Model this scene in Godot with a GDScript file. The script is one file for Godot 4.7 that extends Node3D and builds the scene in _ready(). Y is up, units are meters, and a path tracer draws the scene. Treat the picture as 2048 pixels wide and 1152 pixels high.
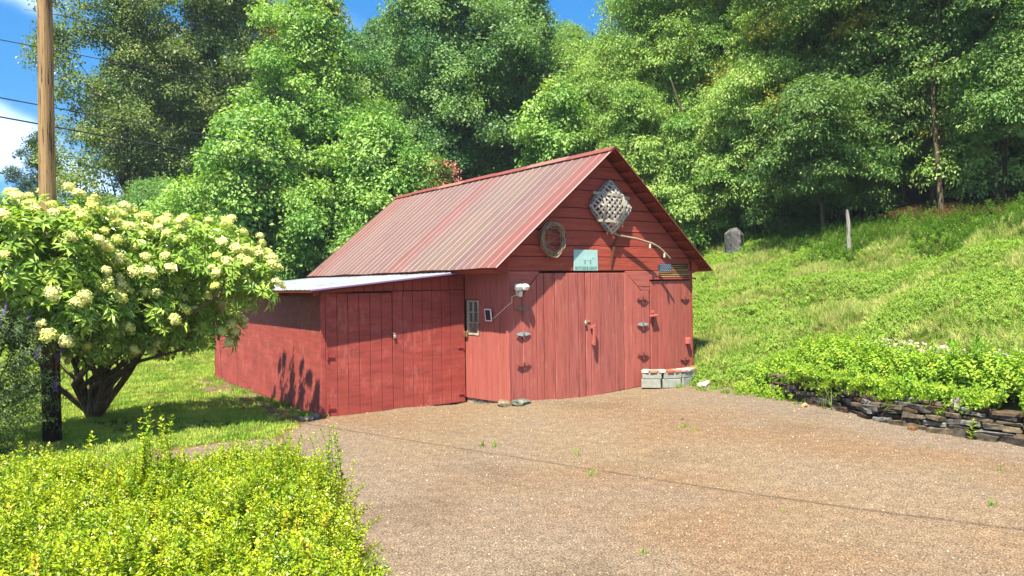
extends Node3D

const SUN := Vector3(0.40, -1.0, -0.27)

class MB:
	var v := PackedVector3Array()
	var n := PackedVector3Array()
	var c := PackedColorArray()
	var t := PackedVector2Array()
	func tri(a: Vector3, b: Vector3, d: Vector3, col: Color, ua := Vector2.ZERO, ub := Vector2.ZERO, ud := Vector2.ZERO) -> void:
		var nr := (d - a).cross(b - a).normalized()
		v.append(a); v.append(b); v.append(d)
		n.append(nr); n.append(nr); n.append(nr)
		c.append(col); c.append(col); c.append(col)
		t.append(ua); t.append(ub); t.append(ud)
	func tri_o(a: Vector3, b: Vector3, d: Vector3, out: Vector3, col: Color, ua := Vector2.ZERO, ub := Vector2.ZERO, ud := Vector2.ZERO) -> void:
		if (d - a).cross(b - a).dot(out) < 0.0:
			tri(a, d, b, col, ua, ud, ub)
		else:
			tri(a, b, d, col, ua, ub, ud)
	func quad_o(a: Vector3, b: Vector3, d: Vector3, e: Vector3, out: Vector3, col: Color, ua := Vector2.ZERO, ub := Vector2.ZERO, ud := Vector2.ZERO, ue := Vector2.ZERO) -> void:
		tri_o(a, b, d, out, col, ua, ub, ud)
		tri_o(a, d, e, out, col, ua, ud, ue)
	func smooth(a: Vector3, b: Vector3, d: Vector3, na: Vector3, nb: Vector3, nd: Vector3, ca: Color, cb: Color, cd: Color, ua := Vector2.ZERO, ub := Vector2.ZERO, ud := Vector2.ZERO) -> void:
		if (d - a).cross(b - a).dot(na + nb + nd) < 0.0:
			v.append(a); v.append(d); v.append(b)
			n.append(na); n.append(nd); n.append(nb)
			c.append(ca); c.append(cd); c.append(cb)
			t.append(ua); t.append(ud); t.append(ub)
		else:
			v.append(a); v.append(b); v.append(d)
			n.append(na); n.append(nb); n.append(nd)
			c.append(ca); c.append(cb); c.append(cd)
			t.append(ua); t.append(ub); t.append(ud)
	func roughen(amp: float, freq: float, sd: int) -> void:
		var f := FastNoiseLite.new()
		f.seed = sd
		f.frequency = freq
		for i in v.size():
			var p := v[i]
			v[i] = p + Vector3(f.get_noise_3d(p.x, p.y, p.z), f.get_noise_3d(p.x + 31.0, p.y, p.z), f.get_noise_3d(p.x, p.y + 57.0, p.z)) * amp * 2.0
		for i in range(0, v.size(), 3):
			var nr := (v[i + 2] - v[i]).cross(v[i + 1] - v[i]).normalized()
			n[i] = nr; n[i + 1] = nr; n[i + 2] = nr
	func mesh() -> ArrayMesh:
		var a := []
		a.resize(Mesh.ARRAY_MAX)
		a[Mesh.ARRAY_VERTEX] = v
		a[Mesh.ARRAY_NORMAL] = n
		a[Mesh.ARRAY_COLOR] = c
		a[Mesh.ARRAY_TEX_UV] = t
		var m := ArrayMesh.new()
		m.add_surface_from_arrays(Mesh.PRIMITIVE_TRIANGLES, a)
		return m

# ---------------------------------------------------------------- helpers
var used := {}
var mat := {}
var R := RandomNumberGenerator.new()

func rr(a: float, b: float) -> float:
	return R.randf_range(a, b)

func numbered(called: String, parent: Node) -> String:
	var key := str(parent.get_instance_id()) + "/" + called
	var k: int = used.get(key, 0)
	used[key] = k + 1
	return called if k == 0 else "%s_%03d" % [called, k]

func obj(called: String, m: Mesh, material: Material, parent: Node = self, xf := Transform3D.IDENTITY) -> MeshInstance3D:
	var o := MeshInstance3D.new()
	o.name = numbered(called, parent)
	o.mesh = m
	o.material_override = material
	o.transform = xf
	parent.add_child(o, true)
	return o

func multi(called: String, m: Mesh, material: Material, xfs: Array, cols: PackedColorArray, parent: Node = self) -> MultiMeshInstance3D:
	var mm := MultiMesh.new()
	mm.transform_format = MultiMesh.TRANSFORM_3D
	mm.use_colors = true
	mm.mesh = m
	mm.instance_count = xfs.size()
	for i in xfs.size():
		mm.set_instance_transform(i, xfs[i])
		mm.set_instance_color(i, cols[i])
	var o := MultiMeshInstance3D.new()
	o.name = numbered(called, parent)
	o.multimesh = mm
	o.material_override = material
	o.set_meta("kind", "stuff")
	parent.add_child(o, true)
	return o

func tag(o: Node, label: String, category: String, group := "", kind := "") -> Node:
	if label != "":
		o.set_meta("label", label)
	if category != "":
		o.set_meta("category", category)
	if group != "":
		o.set_meta("group", group)
	if kind != "":
		o.set_meta("kind", kind)
	return o

func thing(called: String, label: String, category: String, at := Vector3.ZERO, group := "") -> Node3D:
	var o := Node3D.new()
	o.name = numbered(called, self)
	o.position = at
	add_child(o, true)
	tag(o, label, category, group)
	return o

func lin(r: int, g: int, b: int) -> Color:
	return Color8(r, g, b).srgb_to_linear()

func vary(c: Color, k: float) -> Color:
	var s := 1.0 + rr(-k, k)
	return Color(c.r * s * (1.0 + rr(-k, k) * 0.3), c.g * s, c.b * s * (1.0 + rr(-k, k) * 0.3))

func nz(w: int, h: int, freq: float, oct: int, sd: int, tw := 0, th := 0) -> PackedByteArray:
	var f := FastNoiseLite.new()
	f.seed = sd
	f.frequency = freq
	f.noise_type = FastNoiseLite.TYPE_SIMPLEX_SMOOTH
	f.fractal_octaves = oct
	f.fractal_gain = 0.55
	var im := f.get_seamless_image(w, h)
	im.convert(Image.FORMAT_L8)
	if tw > 0:
		im.resize(tw, th, Image.INTERPOLATE_CUBIC)
	return im.get_data()

func tex(w: int, h: int, rgb: PackedByteArray) -> ImageTexture:
	var im := Image.create_from_data(w, h, false, Image.FORMAT_RGB8, rgb)
	return ImageTexture.create_from_image(im)

func texl(w: int, h: int, l: PackedByteArray) -> ImageTexture:
	var im := Image.create_from_data(w, h, false, Image.FORMAT_L8, l)
	return ImageTexture.create_from_image(im)

func b8(x: float) -> int:
	return clampi(int(x * 255.0), 0, 255)

func std(rough := 0.8, albedo: Texture2D = null, height: Texture2D = null, hs := 0.5, spec := 0.4) -> StandardMaterial3D:
	var m := StandardMaterial3D.new()
	m.vertex_color_use_as_albedo = true
	m.roughness = rough
	m.metallic_specular = spec
	if albedo:
		m.albedo_texture = albedo
	if height:
		m.heightmap_enabled = true
		m.heightmap_texture = height
		m.heightmap_scale = hs
	return m

func leafmat(rough := 0.5, back := 0.7, spec := 0.35) -> StandardMaterial3D:
	var m := StandardMaterial3D.new()
	m.vertex_color_use_as_albedo = true
	m.roughness = rough
	m.metallic_specular = spec
	m.cull_mode = BaseMaterial3D.CULL_DISABLED
	m.backlight_enabled = true
	m.backlight = Color(back * 0.95, back, back * 0.45)
	return m

# a bevelled box in its own axes; g = axis the grain runs along
func box(mb: MB, size: Vector3, bev: float, col: Color, xf := Transform3D.IDENTITY, g := 1, us := Vector2(0.5, 2.0), off := Vector2.ZERO) -> void:
	var h := size * 0.5
	var bv := minf(bev, minf(h.x, minf(h.y, h.z)) * 0.8)
	var uvp := func(p: Vector3) -> Vector2:
		var al := p[g]
		var ac := p.x + p.y + p.z - al
		return Vector2(ac / us.x, al / us.y) + off
	for a in 3:
		var b := (a + 1) % 3
		var d := (a + 2) % 3
		for s in [-1.0, 1.0]:
			var q := []
			for k in [[-1, -1], [1, -1], [1, 1], [-1, 1]]:
				var p := Vector3.ZERO
				p[a] = s * h[a]
				p[b] = k[0] * (h[b] - bv)
				p[d] = k[1] * (h[d] - bv)
				q.append(p)
			var o := Vector3.ZERO
			o[a] = s
			mb.quad_o(xf * q[0], xf * q[1], xf * q[2], xf * q[3], xf.basis * o, col, uvp.call(q[0]), uvp.call(q[1]), uvp.call(q[2]), uvp.call(q[3]))
			if bv <= 0.0:
				continue
			for s2 in [-1.0, 1.0]:
				var e := []
				for k in [[0, -1], [0, 1], [1, 1], [1, -1]]:
					var p := Vector3.ZERO
					p[a] = s * (h[a] - (bv if k[0] == 1 else 0.0))
					p[b] = s2 * (h[b] - (0.0 if k[0] == 1 else bv))
					p[d] = k[1] * (h[d] - bv)
					e.append(p)
				var o2 := Vector3.ZERO
				o2[a] = s
				o2[b] = s2
				mb.quad_o(xf * e[0], xf * e[1], xf * e[2], xf * e[3], xf.basis * o2, col, uvp.call(e[0]), uvp.call(e[1]), uvp.call(e[2]), uvp.call(e[3]))
	if bv > 0.0:
		for sx in [-1.0, 1.0]:
			for sy in [-1.0, 1.0]:
				for sz in [-1.0, 1.0]:
					var sg := Vector3(sx, sy, sz)
					var p0 := sg * (h - Vector3(0, bv, bv))
					var p1 := sg * (h - Vector3(bv, 0, bv))
					var p2 := sg * (h - Vector3(bv, bv, 0))
					mb.tri_o(xf * p0, xf * p1, xf * p2, xf.basis * sg, col, uvp.call(p0), uvp.call(p1), uvp.call(p2))

func box_mesh(size: Vector3, bev: float, col: Color, g := 1, us := Vector2(0.5, 2.0)) -> ArrayMesh:
	var mb := MB.new()
	box(mb, size, bev, col, Transform3D.IDENTITY, g, us, Vector2(R.randf(), R.randf()))
	return mb.mesh()

# a convex polygon (x,y of xf) extruded from w0 to w1 (z of xf) with a bevelled front edge
func slab(mb: MB, pts: Array, xf: Transform3D, w0: float, w1: float, bev: float, col: Color, g := 1, us := Vector2(0.5, 2.0), off := Vector2.ZERO) -> void:
	var k := pts.size()
	var area := 0.0
	for i in k:
		area += (pts[i] as Vector2).cross(pts[(i + 1) % k])
	var sgn := 1.0 if area > 0.0 else -1.0
	var ins := []
	for i in k:
		var a: Vector2 = pts[(i + k - 1) % k]
		var b: Vector2 = pts[i]
		var d: Vector2 = pts[(i + 1) % k]
		var n1 := (b - a).normalized().orthogonal() * -sgn
		var n2 := (d - b).normalized().orthogonal() * -sgn
		var m := (n1 + n2)
		var dd := maxf(0.35, 1.0 + n1.dot(n2))
		ins.append(b + m / dd * bev)
	var cen := Vector2.ZERO
	for p in pts:
		cen += p
	cen /= k
	var uvp := func(p: Vector2) -> Vector2:
		return (Vector2(p.x / us.x, p.y / us.y) if g == 1 else Vector2(p.y / us.x, p.x / us.y)) + off
	var fz := xf.basis.z * (1.0 if w1 > w0 else -1.0)
	for i in range(1, k - 1):
		mb.tri_o(xf * V3(ins[0], w1), xf * V3(ins[i], w1), xf * V3(ins[i + 1], w1), fz, col, uvp.call(ins[0]), uvp.call(ins[i]), uvp.call(ins[i + 1]))
		mb.tri_o(xf * V3(pts[0], w0), xf * V3(pts[i], w0), xf * V3(pts[i + 1], w0), -fz, col, uvp.call(pts[0]), uvp.call(pts[i]), uvp.call(pts[i + 1]))
	for i in k:
		var j := (i + 1) % k
		var mid: Vector2 = (pts[i] + pts[j]) * 0.5 - cen
		var o := xf.basis * Vector3(mid.x, mid.y, 0)
		mb.quad_o(xf * V3(pts[i], w1 - bev), xf * V3(pts[j], w1 - bev), xf * V3(ins[j], w1), xf * V3(ins[i], w1), o + fz * mid.length(), col, uvp.call(pts[i]), uvp.call(pts[j]), uvp.call(ins[j]), uvp.call(ins[i]))
		mb.quad_o(xf * V3(pts[i], w0), xf * V3(pts[j], w0), xf * V3(pts[j], w1 - bev), xf * V3(pts[i], w1 - bev), o, col, uvp.call(pts[i]), uvp.call(pts[j]), uvp.call(pts[j] + Vector2(0.02, 0.02)), uvp.call(pts[i] + Vector2(0.02, 0.02)))

func V3(p: Vector2, z: float) -> Vector3:
	return Vector3(p.x, p.y, z)

func rect(x0: float, y0: float, x1: float, y1: float) -> Array:
	return [Vector2(x0, y0), Vector2(x1, y0), Vector2(x1, y1), Vector2(x0, y1)]

func board(called: String, parent: Node, pts: Array, xf: Transform3D, w0: float, w1: float, col: Color, g := 1, bev := 0.006, m: Material = null, us := Vector2(0.5, 2.0), off := Vector2(-1, -1)) -> MeshInstance3D:
	var mb := MB.new()
	slab(mb, pts, xf, w0, w1, bev, col, g, us, Vector2(R.randf(), R.randf()) if off.x < 0.0 else off)
	return obj(called, mb.mesh(), m if m else mat.paint, parent)

func tube(mb: MB, pts: Array, rad: Array, sides: int, col: Color, vs := 1.0, cap := true, twist := 0.0) -> void:
	var rings := []
	var nors := []
	var ref := Vector3(0.31, 0.2, 0.93).normalized()
	var len := 0.0
	var lens := []
	for i in pts.size():
		var d: Vector3
		if i == 0:
			d = pts[1] - pts[0]
		elif i == pts.size() - 1:
			d = pts[i] - pts[i - 1]
		else:
			d = pts[i + 1] - pts[i - 1]
		d = d.normalized()
		var a := (ref - d * ref.dot(d)).normalized()
		if absf(ref.dot(d)) > 0.97:
			a = d.cross(Vector3.RIGHT).normalized()
		ref = a
		var b := d.cross(a)
		var ring := []
		var nn := []
		for k in sides:
			var th := TAU * k / sides + twist * i
			var o := a * cos(th) + b * sin(th)
			ring.append(pts[i] + o * rad[i])
			nn.append(o)
		rings.append(ring)
		nors.append(nn)
		if i > 0:
			len += (pts[i] - pts[i - 1]).length()
		lens.append(len / vs)
	for i in pts.size() - 1:
		for k in sides:
			var j := (k + 1) % sides
			var u0 := float(k) / sides
			var u1 := float(k + 1) / sides
			mb.smooth(rings[i][k], rings[i + 1][k], rings[i + 1][j], nors[i][k], nors[i + 1][k], nors[i + 1][j], col, col, col, Vector2(u0, lens[i]), Vector2(u0, lens[i + 1]), Vector2(u1, lens[i + 1]))
			mb.smooth(rings[i][k], rings[i + 1][j], rings[i][j], nors[i][k], nors[i + 1][j], nors[i][j], col, col, col, Vector2(u0, lens[i]), Vector2(u1, lens[i + 1]), Vector2(u1, lens[i]))
	if cap:
		for e in [0, pts.size() - 1]:
			var o: Vector3 = pts[e] - pts[1 if e == 0 else e - 1]
			for k in sides:
				mb.tri_o(pts[e], rings[e][k], rings[e][(k + 1) % sides], o, col)

func sstep(a: float, b: float, x: float) -> float:
	return smoothstep(a, b, x)

# ---------------------------------------------------------------- the lie of the land
var FOOT := [Vector2(-70, 10), Vector2(-12, 5.2), Vector2(-1, 4.3), Vector2(1.2, 4.45), Vector2(3.25, 4.55), Vector2(6, 3.78), Vector2(8, 3.5), Vector2(14, 3.0), Vector2(30, 2.5)]
var DRIVE := PackedVector2Array([Vector2(-3.35, -1.7), Vector2(-3.85, -1.45), Vector2(-4.8, -0.25), Vector2(-6.2, -0.5), Vector2(-7.4, 0.1), Vector2(-9.5, 1.2), Vector2(-14, 2.6), Vector2(-30, 6), Vector2(-30, 32), Vector2(2.6, 32), Vector2(3.0, 14), Vector2(3.45, 8), Vector2(3.7, 6), Vector2(4.3, 4.4), Vector2(4.45, 3.2), Vector2(4.5, 2.1), Vector2(4.75, 1.2), Vector2(5.1, 0.45), Vector2(5.35, -0.3), Vector2(0.1, -0.3), Vector2(0.1, -1.8)])
var bump := FastNoiseLite.new()

func foot(z: float) -> float:
	if z <= FOOT[0].x:
		return FOOT[0].y
	for i in FOOT.size() - 1:
		if z <= FOOT[i + 1].x:
			return lerpf(FOOT[i].y, FOOT[i + 1].y, (z - FOOT[i].x) / (FOOT[i + 1].x - FOOT[i].x))
	return FOOT[-1].y

func hgt(x: float, z: float) -> float:
	var u := x - foot(z)
	var k := 0.0
	if u > -6.0:
		k = maxf(0.0, 0.37 * 0.5 * (u + sqrt(u * u + 0.12)) - 0.01)
	k += 0.42 * sstep(2.7, 3.6, z) * sstep(0.12, 0.4, u)
	var b := -0.17 * sstep(0.6, -1.5, x)
	b += 0.028 * maxf(0.0, -z - 11.0) * sstep(2.0, -4.0, x) + 0.10 * maxf(0.0, -z - 13.0) * sstep(-6.0, 4.0, x)
	b -= 0.16 * sstep(-0.1, -1.4, z) * sstep(0.8, 0.0, x) * sstep(-1.3, -0.2, x) * sstep(-9.0, -6.0, z)
	b -= 0.08 * exp(-((x - 2.0) * (x - 2.0) / 1.6 + z * z / 1.5))
	b += bump.get_noise_2d(x, z) * 0.16 * sstep(0.3, 2.0, u)
	return k + b

func nrm(x: float, z: float) -> Vector3:
	var e := 0.15
	return Vector3(hgt(x - e, z) - hgt(x + e, z), 2.0 * e, hgt(x, z - e) - hgt(x, z + e)).normalized()

func drive_in(x: float, z: float) -> float:
	var p := Vector2(x, z)
	var d := 1e9
	for i in DRIVE.size():
		d = minf(d, p.distance_to(Geometry2D.get_closest_point_to_segment(p, DRIVE[i], DRIVE[(i + 1) % DRIVE.size()])))
	return d if Geometry2D.is_point_in_polygon(p, DRIVE) else -d

func on(x: float, z: float, up := 0.0) -> Vector3:
	return Vector3(x, hgt(x, z) + up, z)

func _ready() -> void:
	R.seed = 77
	bump.seed = 5
	bump.frequency = 0.35
	bump.fractal_octaves = 3
	# ------------------------------------------------------------ camera, sky, sun, exposure
	var cam := Camera3D.new()
	cam.name = "camera"
	var fw := Vector3(0.5721, -0.0052, -0.8202)
	var up := Vector3(0.0145, 0.9999, 0.0038)
	cam.fov = rad_to_deg(2.0 * atan(576.0 / 1519.0))
	cam.far = 900.0
	cam.near = 0.05
	add_child(cam)
	cam.look_at_from_position(Vector3(-8.745, 2.40, 12.64), Vector3(-8.745, 2.40, 12.64) + fw, up)
	cam.current = true
	var we := WorldEnvironment.new()
	we.name = "environment"
	var env := Environment.new()
	env.background_mode = Environment.BG_SKY
	env.tonemap_mode = Environment.TONE_MAPPER_LINEAR
	env.tonemap_exposure = 3.3
	env.fog_enabled = true
	env.fog_density = 0.0004
	env.fog_light_color = Color(0.80, 0.88, 0.95)
	env.sdfgi_enabled = true
	env.ssao_enabled = true
	env.ssil_enabled = true
	var sky := Sky.new()
	var ps := ProceduralSkyMaterial.new()
	ps.sky_top_color = Color(0.03, 0.30, 0.52)
	ps.sky_horizon_color = Color(0.28, 0.50, 0.66)
	ps.sky_curve = 0.18
	ps.ground_horizon_color = Color(0.40, 0.45, 0.35)
	ps.ground_bottom_color = Color(0.15, 0.17, 0.10)
	ps.sun_angle_max = 8.0
	ps.sky_energy_multiplier = 1.0
	ps.sky_cover = clouds()
	ps.sky_cover_modulate = Color(1, 1, 1)
	sky.sky_material = ps
	env.sky = sky
	we.environment = env
	add_child(we)
	var sun := DirectionalLight3D.new()
	sun.name = "sun"
	sun.light_energy = 1.6
	sun.light_color = Color(1.0, 0.955, 0.87)
	sun.light_angular_distance = 0.5
	sun.shadow_enabled = true
	add_child(sun)
	sun.look_at_from_position(Vector3.ZERO, SUN, Vector3.UP)

	make_materials()
	build_ground()
	build_barn()
	build_wall_things()
	build_trees()
	build_hydrangea()
	build_hedge()
	build_stone_wall()
	build_plants()
	build_yard_things()
	build_wires()

func clouds() -> ImageTexture:
	var w := 1024
	var h := 512
	var f := FastNoiseLite.new()
	f.seed = 203
	f.frequency = 1.0
	f.fractal_octaves = 6
	f.fractal_gain = 0.52
	var f2 := FastNoiseLite.new()
	f2.seed = 12
	f2.frequency = 1.0
	f2.fractal_octaves = 5
	var data := PackedByteArray()
	data.resize(w * h * 4)
	for y in h:
		var el := PI * (0.5 - (y + 0.5) / h)
		for x in w:
			var az := TAU * (x + 0.5) / w
			var i := (y * w + x) * 4
			data[i] = 255; data[i + 1] = 255; data[i + 2] = 255
			var a := 0.0
			if el > -0.05:
				var d := Vector3(cos(el) * sin(az), sin(el), -cos(el) * cos(az))
				# heaped clouds low down, thin streaks higher
				var p := d * 3.2
				var k := f.get_noise_3d(p.x, p.y * 1.9, p.z) + 0.10
				a = smoothstep(0.0, 0.28, k) * 0.36
				var q := Vector3(d.x, 0, d.z) / (d.y + 0.35)
				a = maxf(a, smoothstep(0.05, 0.55, f2.get_noise_3d(q.x * 1.2, 0.0, q.z * 3.2)) * 0.09)
			data[i + 3] = b8(a)
	var im := Image.create_from_data(w, h, false, Image.FORMAT_RGBA8, data)
	return ImageTexture.create_from_image(im)

# ---------------------------------------------------------------- materials
func make_materials() -> void:
	var S := 512
	# weathered painted wood: grain runs along v
	var g1 := nz(512, 64, 0.03, 4, 1, S, S)
	var g2 := nz(512, 32, 0.008, 3, 2, S, S)
	var bl := nz(S, S, 0.008, 4, 3)
	var fine := nz(S, S, 0.12, 2, 4)
	var a := PackedByteArray(); a.resize(S * S * 3)
	var hgtb := PackedByteArray(); hgtb.resize(S * S)
	for i in S * S:
		var y := i / S
		var x := i % S
		var gr := g1[i] / 255.0
		var saw := 0.5 + 0.5 * sin((y * 0.62 + x * 0.11) + bl[i] * 0.03)
		var k := 0.90 + (gr - 0.5) * 0.07 + (g2[i] / 255.0 - 0.5) * 0.08 + (fine[i] / 255.0 - 0.5) * 0.10
		var worn := smoothstep(0.60, 0.78, bl[i] / 255.0 * 0.6 + gr * 0.4)
		var crack := smoothstep(0.30, 0.22, gr)
		k *= 1.0 - crack * 0.12
		k -= (0.5 - saw) * 0.035
		a[i * 3] = b8(k * lerpf(1.0, 1.02, worn))
		a[i * 3 + 1] = b8(k * lerpf(0.95, 1.08, worn))
		a[i * 3 + 2] = b8(k * lerpf(0.95, 1.08, worn))
		hgtb[i] = b8(gr * 0.6 + 0.15 * saw + fine[i] / 255.0 * 0.12 - crack * 0.25 + 0.1)
	mat.paint = std(0.72, tex(S, S, a), texl(S, S, hgtb), 0.35, 0.35)
	# painted plywood siding: blotches, fine cross streaks, chalky scuffs
	var st := nz(64, 512, 0.03, 3, 8, S, S)
	var bl2 := nz(S, S, 0.006, 5, 9)
	var bl3 := nz(128, 512, 0.02, 4, 10, S, S)
	var up := nz(512, 128, 0.05, 3, 11, S, S)
	for i in S * S:
		var k := 0.89 + (st[i] / 255.0 - 0.5) * 0.13 + (bl2[i] / 255.0 - 0.5) * 0.07 + (fine[i] / 255.0 - 0.5) * 0.08
		var chalk := smoothstep(0.52, 0.74, bl2[i] / 255.0) * smoothstep(0.45, 0.75, up[i] / 255.0)
		var dark := smoothstep(0.42, 0.30, bl3[i] / 255.0) * 0.06
		k -= dark
		a[i * 3] = b8(k + chalk * 0.05)
		a[i * 3 + 1] = b8(k * 0.93 + chalk * 0.22)
		a[i * 3 + 2] = b8(k * 0.93 + chalk * 0.24)
		hgtb[i] = b8(st[i] / 255.0 * 0.5 + fine[i] / 255.0 * 0.2)
	mat.ply = std(0.7, tex(S, S, a), texl(S, S, hgtb), 0.15, 0.35)
	# rusted painted roof metal: streaks run along v, one sheet is u 0..1
	var s1 := nz(512, 24, 0.02, 4, 12, S, S)
	var s2 := nz(512, 64, 0.05, 4, 13, S, S)
	var s3 := nz(512, 128, 0.09, 2, 14, S, S)
	for i in S * S:
		var x := i % S
		var k := 0.74 + (s1[i] / 255.0 - 0.5) * 0.18 + (s2[i] / 255.0 - 0.5) * 0.12 + (fine[i] / 255.0 - 0.5) * 0.08
		var rust := smoothstep(0.50, 0.72, s1[i] / 255.0 * 0.7 + bl[i] / 255.0 * 0.3)
		var grey := smoothstep(0.5, 0.75, bl2[i] / 255.0 * 0.5 + s2[i] / 255.0 * 0.5)
		var c := Vector3(k, k, k)
		c *= Vector3(1, 1, 1).lerp(Vector3(1.02, 0.82, 0.72), rust * 0.3)
		c = c.lerp(Vector3(k * 0.96, k * 1.06, k * 1.10), grey * 0.5)
		# bare flakes beside the ribs
		var ux := float(x) / S
		var near := minf(minf(absf(ux - 0.035), absf(ux - 0.535)), absf(ux - 0.27))
		var flake := smoothstep(0.018, 0.006, near) * smoothstep(0.64, 0.70, s3[i] / 255.0 * 0.5 + bl3[i] / 255.0 * 0.5)
		c = c.lerp(Vector3(0.99, 0.99, 0.95), flake * 0.9)
		a[i * 3] = b8(c.x)
		a[i * 3 + 1] = b8(c.y)
		a[i * 3 + 2] = b8(c.z)
	mat.roof = std(0.55, tex(S, S, a), null, 0, 0.45)
	for i in S * S:
		var k := 0.84 + (s1[i] / 255.0 - 0.5) * 0.16 + (fine[i] / 255.0 - 0.5) * 0.06
		var rust := smoothstep(0.62, 0.8, s2[i] / 255.0 * 0.6 + bl[i] / 255.0 * 0.4)
		a[i * 3] = b8(k * lerpf(1.0, 0.8, rust))
		a[i * 3 + 1] = b8(k * lerpf(1.0, 0.55, rust))
		a[i * 3 + 2] = b8(k * lerpf(1.0, 0.4, rust))
	mat.galv = std(0.42, tex(S, S, a), null, 0, 0.5)
	mat.galv.metallic = 0.15
	# gravel
	var cell := FastNoiseLite.new()
	cell.noise_type = FastNoiseLite.TYPE_CELLULAR
	cell.frequency = 0.13
	cell.cellular_return_type = FastNoiseLite.RETURN_CELL_VALUE
	cell.seed = 3
	var im := cell.get_seamless_image(S, S)
	im.convert(Image.FORMAT_L8)
	var cv := im.get_data()
	cell.cellular_return_type = FastNoiseLite.RETURN_DISTANCE
	im = cell.get_seamless_image(S, S)
	im.convert(Image.FORMAT_L8)
	var cd := im.get_data()
	for i in S * S:
		var id := cv[i] / 255.0
		var k := 0.55 + id * 0.35 + (fine[i] / 255.0 - 0.5) * 0.28 - smoothstep(0.35, 0.75, cd[i] / 255.0) * 0.22 + (bl[i] / 255.0 - 0.5) * 0.12
		var warm := fmod(id * 7.3, 1.0)
		a[i * 3] = b8(k * 1.04)
		a[i * 3 + 1] = b8(k * lerpf(0.94, 1.0, warm))
		a[i * 3 + 2] = b8(k * lerpf(0.82, 1.02, warm))
		hgtb[i] = b8(0.75 - cd[i] / 255.0 * 0.6 + fine[i] / 255.0 * 0.2)
	mat.gravel = std(0.95, tex(S, S, a), texl(S, S, hgtb), 0.8, 0.2)
	# soil / turf base
	for i in S * S:
		var k := 0.70 + (fine[i] / 255.0 - 0.5) * 0.5 + (bl[i] / 255.0 - 0.5) * 0.3
		a[i * 3] = b8(k)
		a[i * 3 + 1] = b8(k)
		a[i * 3 + 2] = b8(k * 0.94)
		hgtb[i] = b8(fine[i] / 255.0 * 0.6 + bl[i] / 255.0 * 0.4)
	mat.soil = std(0.97, tex(S, S, a), texl(S, S, hgtb), 2.0, 0.15)
	# bark and bare wood
	for i in S * S:
		var k := 0.66 + (g1[i] / 255.0 - 0.5) * 0.7 + (bl[i] / 255.0 - 0.5) * 0.3 + (fine[i] / 255.0 - 0.5) * 0.15
		a[i * 3] = b8(k)
		a[i * 3 + 1] = b8(k * 0.97)
		a[i * 3 + 2] = b8(k * 0.93)
		hgtb[i] = b8(g1[i] / 255.0)
	mat.bark = std(0.95, tex(S, S, a), texl(S, S, hgtb), 1.5, 0.2)
	for i in S * S:
		var gr := g1[i] / 255.0
		var k := 0.80 + (gr - 0.5) * 0.25 + (g2[i] / 255.0 - 0.5) * 0.2 - smoothstep(0.32, 0.24, gr) * 0.4 - smoothstep(0.74, 0.8, fine[i] / 255.0 * 0.75 + 0.25 * s3[i] / 255.0) * 0.4
		a[i * 3] = b8(k)
		a[i * 3 + 1] = b8(k * 0.98)
		a[i * 3 + 2] = b8(k * 0.95)
	mat.wood = std(0.85, tex(S, S, a), texl(S, S, hgtb), 0.4, 0.25)
	# stone, concrete, brick
	for i in S * S:
		var k := 0.74 + (bl[i] / 255.0 - 0.5) * 0.5 + (fine[i] / 255.0 - 0.5) * 0.3 + (g2[i] / 255.0 - 0.5) * 0.2
		a[i * 3] = b8(k)
		a[i * 3 + 1] = b8(k * 0.99)
		a[i * 3 + 2] = b8(k * 0.97)
		hgtb[i] = b8(bl[i] / 255.0 * 0.5 + fine[i] / 255.0 * 0.5)
	mat.stone = std(0.85, tex(S, S, a), texl(S, S, hgtb), 1.0, 0.3)
	for i in S * S:
		var k := 0.86 + (bl[i] / 255.0 - 0.5) * 0.14 + (fine[i] / 255.0 - 0.5) * 0.14
		a[i * 3] = b8(k)
		a[i * 3 + 1] = b8(k)
		a[i * 3 + 2] = b8(k * 0.98)
	mat.concrete = std(0.9, tex(S, S, a), null, 0, 0.2)
	mat.plain = std(0.6)
	mat.gloss = std(0.3)
	mat.metal = std(0.38)
	mat.metal.metallic = 0.8
	mat.leaf = leafmat(0.45, 0.9, 0.38)
	mat.shiny_leaf = leafmat(0.36, 0.85, 0.5)
	mat.grass = leafmat(0.65, 0.6, 0.2)
	mat.petal = leafmat(0.8, 0.5, 0.2)
	var gl := StandardMaterial3D.new()
	gl.albedo_color = Color(0.75, 0.85, 0.9, 0.08)
	gl.transparency = BaseMaterial3D.TRANSPARENCY_ALPHA
	gl.roughness = 0.03
	gl.metallic_specular = 0.5
	mat.glass = gl
	mat.dark = std(0.95)

# ---------------------------------------------------------------- ground
func axis(a: float, b: float, step: float, far0: float, far1: float) -> PackedFloat32Array:
	var lo := []
	var x := a
	var s := step
	while x > far0:
		s *= 1.18
		x -= s
		lo.append(x)
	lo.reverse()
	var out := PackedFloat32Array(lo)
	x = a
	while x < b:
		out.append(x)
		x += step
	s = step
	while x < far1:
		out.append(x)
		s *= 1.18
		x += s
	out.append(x)
	return out

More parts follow.
